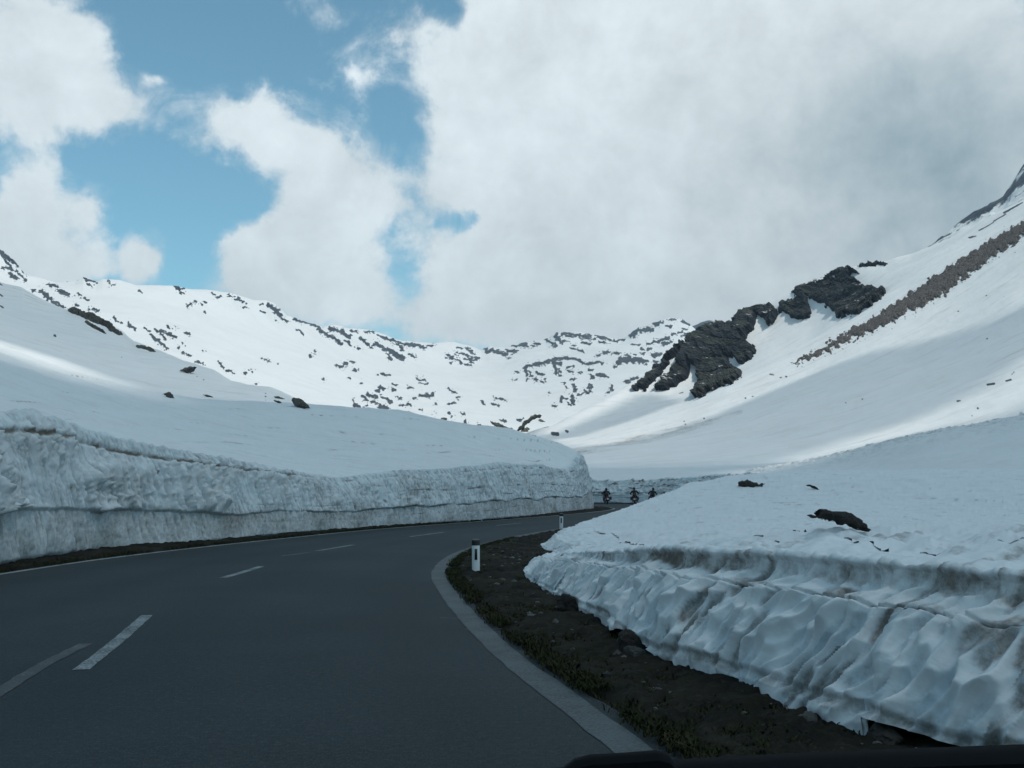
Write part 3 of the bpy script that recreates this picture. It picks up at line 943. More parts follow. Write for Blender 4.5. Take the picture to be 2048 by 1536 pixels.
    thin = np.exp(-((h - 0.36 - 0.05 * fbm(s * 0.6, 0, 51, 3)) / 0.006) ** 2) * np.clip(fbm(s * 1.4, 0, 52, 2) + 0.3, 0, 1)
    dirt = np.maximum(dirt, 0.5 * thin)
    # broken lower edge, melted off the ground in places
    d += 0.13 * fbm(s * 1.3, 0, 15, 3) * (1 - sstep(h, 0, 0.35))
    d *= 0.5 + 0.5 * near + 0.3 * (1 - near) * (h > 0.1)
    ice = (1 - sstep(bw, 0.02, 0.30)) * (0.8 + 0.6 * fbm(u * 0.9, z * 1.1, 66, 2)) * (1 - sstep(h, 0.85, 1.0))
    return d, np.clip(dirt, 0, 1), np.clip(ice, 0, 1)


def right_gap(s, P):
    y = P[:, 1]
    k = 0.045 * fbm(s * 1.6, 0.0, 4.4, 3)
    k = np.where(y < 5.5, np.maximum(k, 0.16 + 0.05 * fbm(s * 1.2, 0, 6, 2)), k)
    k = np.where((y > 7.6) & (y < 9.4), 0.20 * np.sin((y - 7.6) / 1.8 * math.pi) ** 0.7, k)
    return np.clip(k, -0.02, 0.3) * (y < 18)


def right_top(x, y):
    px, py = proj(np.stack([x, y, HR_(x, y)], -1))
    # the heap thrown up behind the lip near the camera
    ed = np.hypot((x - 3.6) / 2.6, (y - 6.6) / 3.4)
    heap = np.exp(-ed ** 2 * 1.2)
    u = x * 0.8 + y * 0.6; v = -x * 0.6 + y * 0.8
    f1, f2, cid, ly = worley(u / 0.42 + 0.3 * fbm(x, y, 0, 2), v / 0.20, 8)
    z = 0.06 * fbm(x * 0.4, y * 0.4, 0, 3) + 0.034 * fbm(x * 1.8, y * 1.8, 2.0, 3) + 0.024 * np.minimum(1.2, 1.5 * np.abs(fbm(x * 5.0, y * 3.4, 5.0, 3)))
    z = z + heap * (0.13 * np.minimum(f1, 1) ** 1.5 + 0.10 * fbm(x * 0.9, y * 0.9, 9, 3)) - 0.05 * heap
    dirt = 0.07 + 0.16 * np.clip(fbm(x * 1.2, y * 2.2, 6, 5, 0.65), 0, 1)
    dirt = np.maximum(dirt, heap * 0.6 * sstep(fbm(u * 0.9, v * 2.6, 11, 3), 0.18, 0.55))
    dirt = np.maximum(dirt, 0.35 * sstep(fbm(x * 1.6, y * 1.6, 14, 5, 0.65), 0.62, 0.85))
    crack = np.exp(-((HR_(x, y) + 0.25 * fbm(x * 0.25, y * 0.25, 4, 3) - 0.95) / 0.006) ** 2) * sstep(x, 4, 8)
    dirt = np.maximum(dirt, 0.45 * crack)
    return z, dirt


SNOW_RIGHT = snow_material('bank_snow', 9.0, streak=((0.6, 1.8, 1.0), (0, 0, -0.4), 2.2, 0.16), bump=0.35, bdist=0.012, base=(0.79, 0.81, 0.82))
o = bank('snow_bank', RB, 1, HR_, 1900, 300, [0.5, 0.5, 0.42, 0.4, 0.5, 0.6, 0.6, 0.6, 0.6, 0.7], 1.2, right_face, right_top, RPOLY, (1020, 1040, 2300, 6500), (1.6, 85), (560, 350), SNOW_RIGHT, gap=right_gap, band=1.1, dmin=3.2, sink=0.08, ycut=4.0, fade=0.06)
tag(o, 'low scalloped snow bank beside the grass verge at right, nearest to the car', 'snow bank')

# ---- the wall across the road behind the motorcycles
FB = [(-40, 108), (-14, 106.5), (-4, 105.5), (2, 104.8), (7, 103.6), (12, 100.5), (15.8, 96), (18.4, 89), (18.9, 81), (17.5, 74)]
FH = [(-40, 109, 2.2), (-14, 107.3, 2.2), (-4, 106.3, 2.2), (2, 105.6, 2.2), (7.3, 104.4, 2.15), (12.6, 101.2, 2.2), (16.5, 96.3, 2.35), (19.1, 89, 2.5), (19.6, 81, 2.3), (18.2, 74, 1.9)]
for (a, b, d) in [(1195, 943, 114), (1300, 944, 114), (1420, 944, 112), (1540, 944, 108), (1000, 940, 118), (700, 930, 118), (1700, 925, 104), (1195, 938, 140), (1000, 935, 140), (1400, 930, 140)]:
    FH.append(tuple(pix(a, b, d)))
HF_ = rbf(FH)
FPOLY = FB + [(60, 74), (60, 150), (-40, 150)]


def far_face(s, z, HLp, G):
    h = z / np.maximum(HLp, 0.4)
    u = s + 0.2 * z
    wx = 0.3 * fbm(u * 0.8, z, 1.0, 3)
    f1, f2, cid, ly = worley((u + wx) / 0.34, (z + 0.6 * wx) / 0.42, 15)
    g1, g2, gid, gy = worley((u + wx) / 0.8, z / 0.9, 25)
    ridge = np.minimum(f1, 1.0) ** 1.3
    up = sstep(h, 0.40, 0.46)
    d = 0.26 * ridge * (0.35 + 0.65 * up) + 0.15 * g1 + 0.2 * fbm(s * 0.25, z * 0.6, 3, 3)
    dirt = 0.9 * sstep(-ly, 0.0, 0.3) * (0.3 + 0.7 * up) * np.clip(0.6 + fbm(s * 0.4, z, 4, 2), 0, 1)
    for k, (lev, a, w) in enumerate(((0.96, .02, .022), (0.70, .07, .02), (0.44, .06, .025), (0.22, .03, .02), (0.33, .03, .015))):
        lv = lev + 1.6 * a * fbm(s * 0.35, 0, 20 + k, 4)
        b = np.exp(-((h - lv) / w) ** 2) * np.clip(0.2 + 1.3 * fbm(s * 0.5, 0, 40 + k, 3), 0, 1)
        dirt = np.maximum(dirt, 0.85 * b); d -= 0.12 * b
    return d, np.clip(dirt, 0, 1), 0.6 * (1 - ridge)


def far_top(x, y):
    return 0.12 * fbm(x * 0.2, y * 0.2, 0, 3) + 0.03 * fbm(x * 1.1, y * 1.1, 2, 3), 0.03 + 0.04 * np.clip(fbm(x * .5, y * 1.5, 6, 3), 0, 1)


SNOW_MID = snow_material('cut_snow', 3.0, bump=0.3, bdist=0.05)
o = bank('snow_wall', FB, -1, HF_, 900, 70, 0.7, 2.0, far_face, far_top, FPOLY, (500, 1100, 1560, 1700), (70, 150), (300, 90), SNOW_MID, band=2.2, ycut=-99)
tag(o, 'far snow wall with wavy dark layers behind the motorcycles', 'snow wall')


# ------------------------------------------------------------------ hills
def hill(name, rows, cols, sub, mat, noise_fn=None, attr_fn=None, host=None, hstep=2):
    """surface lofted through ridge and fold lines (photo pixel, distance)"""
    RWS = []
    for r in rows:
        r = np.asarray(r, float)
        py = np.interp(cols, r[:, 0], r[:, 1]) if len(r) > 14 else pchip(r[:, 0], r[:, 1], cols)
        d = np.exp(pchip(r[:, 0], np.log(r[:, 2]), cols))
        RWS.append(pix(cols, py, d))
    RWS = np.stack(RWS)
    t = np.concatenate([np.linspace(i, i + 1, n, endpoint=False) for i, n in enumerate(sub)] + [[len(sub)]])
    P = pchip(np.arange(len(rows)), RWS, t)
    attrs = {}
    if noise_fn is not None:
        P, attrs = noise_fn(P)
    me = raw_mesh(name, P, grid_quads(*P.shape[:2], flip=True), attrs)
    o = link(name, me, mat)
    if host: add_host(host, P, None, hstep)
    return o, P


def spread(a, b, c, d, step, coarse=14):
    return np.concatenate([np.arange(a, b, coarse), np.arange(b, c, step), np.arange(c, d + coarse, coarse)]).astype(float)


# ---- rough avalanche fan on the right
FAN = [[(1350, 1000, 66), (1500, 1005, 50), (1700, 1030, 38), (2048, 1075, 26), (2500, 1095, 22)],
       [(1350, 968, 85), (1500, 962, 80), (1700, 975, 62), (1850, 990, 48), (2048, 1000, 40), (2500, 985, 34)],
       [(1350, 962, 92), (1500, 953, 88), (1700, 938, 76), (1850, 930, 64), (2048, 915, 56), (2500, 880, 48)],
       [(1350, 958, 100), (1500, 946, 98), (1600, 928, 95), (1700, 906, 90), (1800, 882, 86), (1900, 862, 82), (2048, 835, 78), (2500, 760, 68)],
       [(1350, 966, 106), (1500, 955, 106), (1700, 920, 99), (1800, 897, 95), (1900, 876, 91), (2048, 848, 86), (2500, 775, 76)],
       [(1350, 985, 115), (1500, 985, 114), (1700, 950, 108), (1800, 930, 104), (2048, 885, 95), (2500, 830, 86)]]


def fan_noise(P):
    x, y = P[..., 0], P[..., 1]
    nv = P.shape[0]; v = np.linspace(0, 1, nv)[:, None]
    rough = sstep(v, 0.46, 0.66) * (1 - sstep(v, 0.86, 0.93))
    lump = 0.24 * ridged(x * 0.75, y * 0.75, 0, 4) + 0.26 * np.abs(fbm(x * 1.9, y * 1.9, 4, 3))
    band = np.clip(0.55 + 0.9 * fbm(x * 0.06 + y * 0.05, x * 0.02, 2, 3), 0, 1.2)
    P[..., 2] += rough * band * lump + 0.2 * fbm(x * 0.12, y * 0.12, 3, 3) + 0.05 * fbm(x * 0.8, y * 0.8, 6, 3)
    dirt = 0.04 + rough * band * 0.55 * sstep(fbm(x * 1.1, y * 1.1, 8, 4), -0.15, 0.5)
    return P, {'dirt': dirt}


SNOW_FAN = snow_material('avalanche_snow', 2.2, bump=0.4, bdist=0.08)
o, _ = hill('avalanche_fan', FAN, spread(1490, 1500, 2080, 2500, 2.0), [60, 70, 70, 30, 20], SNOW_FAN, fan_noise, host='fan')
tag(o, kind='structure')

# ---- the great slope on the right
SLOPE = [[(940, 1000, 92), (1190, 985, 118), (1540, 985, 112), (1800, 945, 106), (2048, 900, 98), (2500, 840, 86)],
         [(940, 945, 175), (1100, 938, 150), (1190, 932, 142), (1400, 926, 140), (1540, 915, 138), (1700, 888, 136), (1850, 850, 132), (2048, 795, 124), (2500, 680, 108)],
         [(940, 915, 260), (1100, 908, 225), (1190, 897, 218), (1400, 862, 218), (1600, 795, 222), (1800, 720, 220), (2048, 618, 204), (2500, 420, 170)],
         [(940, 905, 330), (1040, 900, 325), (1100, 890, 320), (1200, 866, 320), (1300, 833, 325), (1388, 797, 330), (1448, 768, 330), (1531, 727, 335), (1614, 686, 340), (1697, 636, 340), (1780, 582, 335), (1850, 543, 325), (2048, 450, 285), (2500, 170, 235)],
         [(940, 905, 350), (1100, 888, 355), (1200, 869, 365), (1300, 838, 375), (1388, 803, 380), (1448, 775, 385), (1531, 734, 390), (1614, 692, 390), (1697, 640, 385), (1780, 577, 372), (1850, 530, 355), (2048, 430, 310), (2500, 140, 255)],
         [(940, 902, 385), (1040, 884, 390), (1100, 868, 400), (1200, 838, 425), (1300, 800, 445), (1388, 768, 458), (1448, 735, 463), (1531, 690, 463), (1614, 650, 458), (1697, 600, 440), (1780, 550, 418), (1850, 516, 395), (2048, 414, 335), (2500, 100, 280)],
         [(940, 900, 415), (1040, 871, 420), (1075, 860, 424), (1106, 851, 430), (1140, 834, 438), (1181, 812, 450), (1220, 790, 460), (1249, 771, 470), (1300, 743, 490), (1324, 717, 500), (1366, 688, 510), (1407, 657, 520), (1444, 651, 525), (1469, 639, 525), (1490, 625, 525), (1535, 614, 525), (1573, 590, 520), (1597, 578, 515),
          (1635, 557, 510), (1689, 542, 500), (1734, 530, 490), (1773, 527, 480), (1821, 512, 460), (1887, 481, 430), (1950, 450, 410), (2048, 400, 380), (2200, 300, 350), (2500, 60, 310)],
         [(940, 930, 470), (1106, 880, 480), (1300, 790, 540), (1444, 700, 590), (1600, 640, 580), (1773, 580, 540), (2048, 450, 430), (2500, 120, 360)],
         [(940, 960, 560), (1106, 930, 560), (1300, 900, 640), (1600, 850, 700), (1773, 800, 650), (2048, 650, 520), (2500, 300, 440)]]

SMUDGE = [(1150, 905, 1290, 868, 14), (1290, 868, 1420, 835, 16), (1420, 835, 1480, 815, 10), (1200, 895, 1300, 880, 10)]


def caps_mask(px, py, caps, soft=1.0):
    """signed pixel distance to a set of capsules (positive inside)"""
    sh = px.shape
    best = np.full(px.shape, -60.0)
    for x1, y1, x2, y2, w in caps:
        r = w / 2 + 22
        sel = (px > min(x1, x2) - r) & (px < max(x1, x2) + r) & (py > min(y1, y2) - r) & (py < max(y1, y2) + r)
        if not sel.any(): continue
        a = np.array([x1, y1]); ab = np.array([x2 - x1, y2 - y1]); L2 = max(ab @ ab, 1e-6)
        qx = px[sel] - x1; qy = py[sel] - y1
        t = np.clip((qx * ab[0] + qy * ab[1]) / L2, 0, 1)
        d = w / 2 - np.hypot(qx - t * ab[0], qy - t * ab[1])
        best[sel] = np.maximum(best[sel], d)
    return best


def zc(lst, s, ox, oy):
    return [(x1 / s + ox, y1 / s + oy, x2 / s + ox, y2 / s + oy, w / s) for x1, y1, x2, y2, w in lst]


SPECKS = zc([(1870, 885, 1905, 878, 10), (1960, 865, 1985, 858, 8), (1985, 835, 2000, 820, 5), (1725, 965, 1740, 963, 8), (1186, 990, 1188, 990, 6), (1266, 970, 1268, 971, 6), (1823, 998, 1826, 998, 6), (1868, 660, 1870, 661, 7),
             (1728, 525, 1732, 525, 6), (1865, 452, 1867, 452, 6), (1950, 465, 1952, 466, 5), (1795, 1032, 1797, 1033, 5), (700, 942, 704, 941, 6), (735, 932, 739, 931, 5), (870, 852, 876, 850, 6), (895, 845, 902, 846, 6), (820, 840, 840, 838, 4),
             (500, 1042, 504, 1041, 6), (405, 1055, 408, 1055, 6), (410, 1072, 414, 1072, 5), (380, 925, 400, 920, 5), (1780, 175, 1815, 165, 5), (1830, 140, 1900, 100, 5), (1900, 95, 1960, 60, 6), (1950, 55, 2040, 5, 8), (1240, 683, 1243, 683, 5)], 2.415, 1200, 400)
SPECKS += zc([(1350, 765, 1400, 748, 9), (1400, 748, 1448, 745, 11), (1475, 782, 1510, 784, 15), (1555, 770, 1568, 772, 10), (1360, 797, 1380, 799, 7), (1335, 790, 1345, 792, 6)], 2.926, 600, 600)


def slope_noise(P):
    px, py = proj(P)
    x, y, z = P[..., 0], P[..., 1], P[..., 2]
    n = 1.6 * fbm(x * 0.018, y * 0.018, z * 0.018, 3) + 0.35 * fbm(x * 0.09, y * 0.09, z * 0.09, 3) + 0.10 * fbm(x * 0.5, y * 0.5, z * 0.5, 2)
    # gentle runnels down the fall line
    n = n + 0.25 * fbm((y + 0.4 * x) * 0.12, z * 0.01, 3.0, 3)
    P[..., 2] += n * 0.6 - 0.3
    dirt = 0.02 + 0.05 * np.clip(fbm(x * 0.05, y * 0.15, z * 0.05, 3), 0, 1)
    sm = caps_mask(px, py, SMUDGE)
    dirt = np.maximum(dirt, 0.50 * sstep(sm + 8 * fbm(x * 0.05, y * 0.05, z * 0.1, 3), -8, 9) * np.clip(0.7 + 0.6 * fbm(x * 0.2, y * 0.2, z * 0.3, 3), 0, 1))
    sp = caps_mask(px, py, SPECKS)
    rock = np.clip(0.5 + sp / 5.0, 0, 1)
    near = (px > 1540) & (py > 380) & (py < 780)
    sc_ = np.full(px.shape, -60.0)
    sc_[near] = sdpoly(np.stack([px[near], py[near]], -1), SCP)
    crumb = fbm(px * 0.35, py * 0.35, 4.0, 3) - 0.30 + np.minimum(sc_, 0) / 26.0
    rock = np.maximum(rock, np.where(near & (sc_ < 6), np.clip(0.45 + 1.6 * crumb, 0, 0.8), 0))
    return P, {'dirt': dirt, 'rock': rock}


SCP = [(x / 2.415 + 1200, y / 2.415 + 400) for x, y in [(915, 797), (1100, 690), (1300, 578), (1550, 418), (1800, 248), (2048, 103), (2200, 20), (2200, 90), (2048, 172), (1900, 272), (1750, 382), (1550, 520), (1400, 592), (1150, 702), (1000, 775)]]
SNOW_SLOPE = snow_material('slope_snow', 0.9, streak=((0.06, 0.45, 0.16), (0.0, 0.0, 0.45), 0.9, 0.34), rock=0.8, bump=0.35, bdist=0.12)
o, PS = hill('hillside', SLOPE, spread(940, 1020, 2070, 2500, 2.0, 12), [40, 70, 80, 80, 14, 80, 60, 14, 8], SNOW_SLOPE, slope_noise, host='slope')
tag(o, kind='structure')

# ---- the shaded slope on the left
SIDE = [[(-500, 760, 84), (0, 815, 80), (300, 850, 80), (620, 870, 80), (720, 880, 92)],
        [(-500, 560, 130), (0, 700, 115), (150, 752, 108), (300, 793, 104), (450, 812, 100), (620, 830, 97), (720, 850, 104)],
        [(-500, 420, 200), (0, 630, 180), (200, 700, 165), (400, 760, 140), (560, 798, 122), (620, 822, 112), (720, 850, 114)],
        [(-500, 330, 300), (-200, 480, 270), (0, 569, 250), (44, 579, 245), (85, 600, 240), (133, 620, 235), (175, 632, 230), (212, 652, 225), (246, 671, 220), (267, 688, 215), (335, 712, 200), (390, 733, 190), (427, 747, 180), (461, 764, 170), (496, 773, 165), (543, 781, 155), (581, 794, 145), (619, 815, 132), (720, 850, 125)],
        [(-500, 400, 340), (0, 620, 300), (85, 650, 290), (267, 730, 260), (427, 790, 225), (543, 830, 195), (619, 860, 170), (720, 890, 150)],
        [(-500, 700, 400), (0, 800, 350), (267, 850, 310), (543, 890, 250), (720, 910, 180)]]


def side_noise(P):
    px, py = proj(P)
    x, y, z = P[..., 0], P[..., 1], P[..., 2]
    P[..., 2] += 0.7 * fbm(x * 0.03, y * 0.03, z * 0.03, 3) + 0.12 * fbm(x * 0.3, y * 0.3, z * 0.3, 3)
    sp = caps_mask(px, py, zc([(318, 545, 326, 548, 8), (247, 750, 250, 750, 5), (435, 778, 445, 780, 5), (1150, 798, 1158, 800, 5), (1190, 817, 1194, 818, 4), (1410, 946, 1420, 948, 6), (1488, 974, 1498, 976, 7), (1553, 890, 1556, 891, 6), (1553, 905, 1556, 906, 6), (1553, 920, 1556, 921, 6),
                            (0, 770, 40, 778, 12), (40, 785, 75, 802, 12), (0, 790, 60, 800, 12), (0, 310, 14, 322, 10), (0, 382, 18, 396, 9), (0, 255, 12, 262, 9), (712, 675, 714, 675, 5)], 2.926, 0, 480))
    dirt = 0.03 + 0.05 * np.clip(fbm(x * 0.1, y * 0.3, z * 0.1, 3), 0, 1)
    ln = np.exp(-((fbm(x * 0.02, y * 0.02, z * 0.04, 3)) / 0.012) ** 2) * sstep(fbm(x * .05, y * .05, 3, 2), 0.1, 0.5)
    return P, {'dirt': np.maximum(dirt, 0.35 * ln), 'rock': np.clip(0.5 + sp / 5, 0, 1)}


SNOW_SIDE = snow_material('side_snow', 1.4, streak=((0.07, 0.5, 0.2), (0, 0, -0.6), 0.9, 0.30), rock=0.8, bump=0.35, bdist=0.1)
o, PL = hill('hillside', SIDE, spread(-500, -40, 720, 720, 2.2), [40, 60, 70, 14, 8], SNOW_SIDE, side_noise, host='side')
tag(o, kind='structure')

# ---- the sunlit cirque that closes the valley
RIDGE = [(-500, 380, 900), (-200, 430, 900), (0, 499, 880), (27, 521, 880), (51, 547, 885), (68, 549, 890), (109, 560, 900), (150, 557, 900), (167, 552, 900), (191, 560, 905), (205, 557, 905), (239, 560, 915), (273, 569, 925), (342, 572, 950), (376, 579, 965), (410, 582, 980), (458, 589, 1000), (506, 605, 1040),
         (530, 605, 1060), (547, 609, 1080), (574, 635, 1110), (600, 641, 1150), (644, 656, 1200), (668, 651, 1230), (699, 661, 1270), (737, 663, 1320), (771, 673, 1370), (805, 685, 1430), (832, 685, 1480), (863, 690, 1540), (908, 688, 1620), (942, 694, 1680), (962, 702, 1720),
         (979, 694, 1740), (1010, 696, 1750), (1048, 689, 1760), (1092, 683, 1770), (1113, 669, 1770), (1137, 666, 1770), (1175, 670, 1780), (1215, 678, 1780), (1242, 681, 1780), (1258, 673, 1790), (1275, 660, 1800), (1308, 648, 1800), (1325, 640, 1800), (1341, 637, 1800), (1366, 641, 1800), (1382, 654, 1800), (1420, 690, 1800), (1500, 720, 1800)]
CIRQUE = [[(-500, 930, 330), (600, 925, 340), (1100, 925, 430), (1500, 930, 620)],
          [(-500, 800, 450), (0, 780, 430), (300, 805, 420), (600, 855, 425), (900, 870, 450), (1050, 872, 500), (1150, 868, 560), (1300, 830, 760), (1500, 800, 900)],
          [(-500, 650, 600), (0, 680, 560), (300, 722, 560), (600, 795, 590), (800, 832, 640), (1000, 842, 740), (1150, 830, 830), (1250, 785, 1000), (1500, 750, 1100)],
          [(-500, 540, 750), (0, 600, 700), (300, 655, 720), (600, 725, 850), (800, 770, 1000), (1000, 785, 1150), (1150, 760, 1220), (1300, 722, 1330), (1500, 720, 1330)],
          [(-500, 450, 850), (0, 552, 800), (60, 575, 810), (300, 606, 850), (600, 678, 1050), (800, 720, 1300), (960, 738, 1470), (1100, 712, 1540), (1300, 690, 1580), (1500, 715, 1580)],
          RIDGE,
          [(-500, 430, 1000), (0, 560, 1000), (600, 690, 1300), (960, 745, 1900), (1300, 700, 2000), (1500, 760, 2000)],
          [(-500, 800, 1300), (600, 850, 1700), (1500, 850, 2400)]]
ROCKS = zc([(0, 70, 80, 130, 15), (60, 110, 150, 195, 10), (10, 90, 60, 150, 7), (20, 165, 70, 175, 10), (60, 200, 90, 225, 16), (90, 180, 150, 240, 7), (190, 295, 200, 290, 8), (245, 300, 280, 345, 24), (300, 350, 375, 403, 10), (280, 262, 330, 275, 11), (350, 295, 405, 325, 20), (450, 315, 510, 350, 5),
            (465, 215, 520, 222, 12), (510, 225, 560, 245, 12), (500, 240, 540, 275, 7), (380, 236, 392, 246, 8), (320, 237, 345, 238, 5), (635, 245, 650, 265, 6), (655, 260, 665, 262, 4), (815, 298, 825, 303, 6), (1030, 270, 1045, 288, 10), (1045, 280, 1080, 290, 4), (1055, 310, 1080, 320, 6), (1240, 317, 1260, 320, 5), (1270, 340, 1295, 332, 6),
            (1100, 385, 1118, 372, 10), (1130, 362, 1140, 364, 5), (1170, 375, 1178, 380, 5), (1195, 366, 1203, 368, 4), (1340, 320, 1400, 340, 4), (1375, 347, 1398, 352, 6), (1410, 358, 1440, 370, 7), (1420, 392, 1440, 400, 5), (1520, 375, 1535, 378, 5), (1575, 382, 1620, 415, 22), (1620, 425, 1675, 470, 11), (1525, 418, 1555, 425, 6), (1550, 425, 1557, 427, 4), (1605, 468, 1615, 470, 3),
            (1720, 465, 1830, 495, 9), (1830, 495, 1870, 515, 11), (1870, 530, 2000, 605, 12), (1930, 520, 2000, 535, 12), (2010, 545, 2048, 580, 10), (1740, 525, 1775, 550, 3), (545, 405, 575, 413, 7), (450, 380, 455, 382, 7), (515, 408, 517, 409, 4), (665, 455, 710, 490, 6), (757, 492, 785, 525, 14), (850, 515, 930, 600, 9), (930, 600, 975, 640, 10), (910, 525, 975, 585, 5),
            (935, 532, 1000, 552, 8), (980, 552, 1025, 570, 11), (980, 505, 995, 518, 6), (1030, 515, 1040, 518, 5), (1080, 545, 1115, 557, 7), (1040, 630, 1048, 632, 8), (1075, 663, 1085, 667, 5), (1105, 675, 1115, 680, 6), (1150, 715, 1190, 728, 7), (1280, 712, 1305, 745, 6), (1330, 765, 1358, 770, 9), (1430, 775, 1440, 780, 6), (1465, 765, 1475, 770, 8), (1490, 840, 1500, 842, 5),
            (1555, 695, 1570, 708, 8), (1538, 698, 1545, 699, 4), (1626, 720, 1628, 721, 4), (1840, 658, 1845, 665, 8), (1810, 675, 1822, 680, 6), (1960, 738, 2010, 738, 8), (1885, 820, 1890, 822, 6), (1200, 425, 1205, 428, 7), (1072, 605, 1076, 607, 4), (1195, 650, 1197, 651, 4)], 2.926, 0, 480)
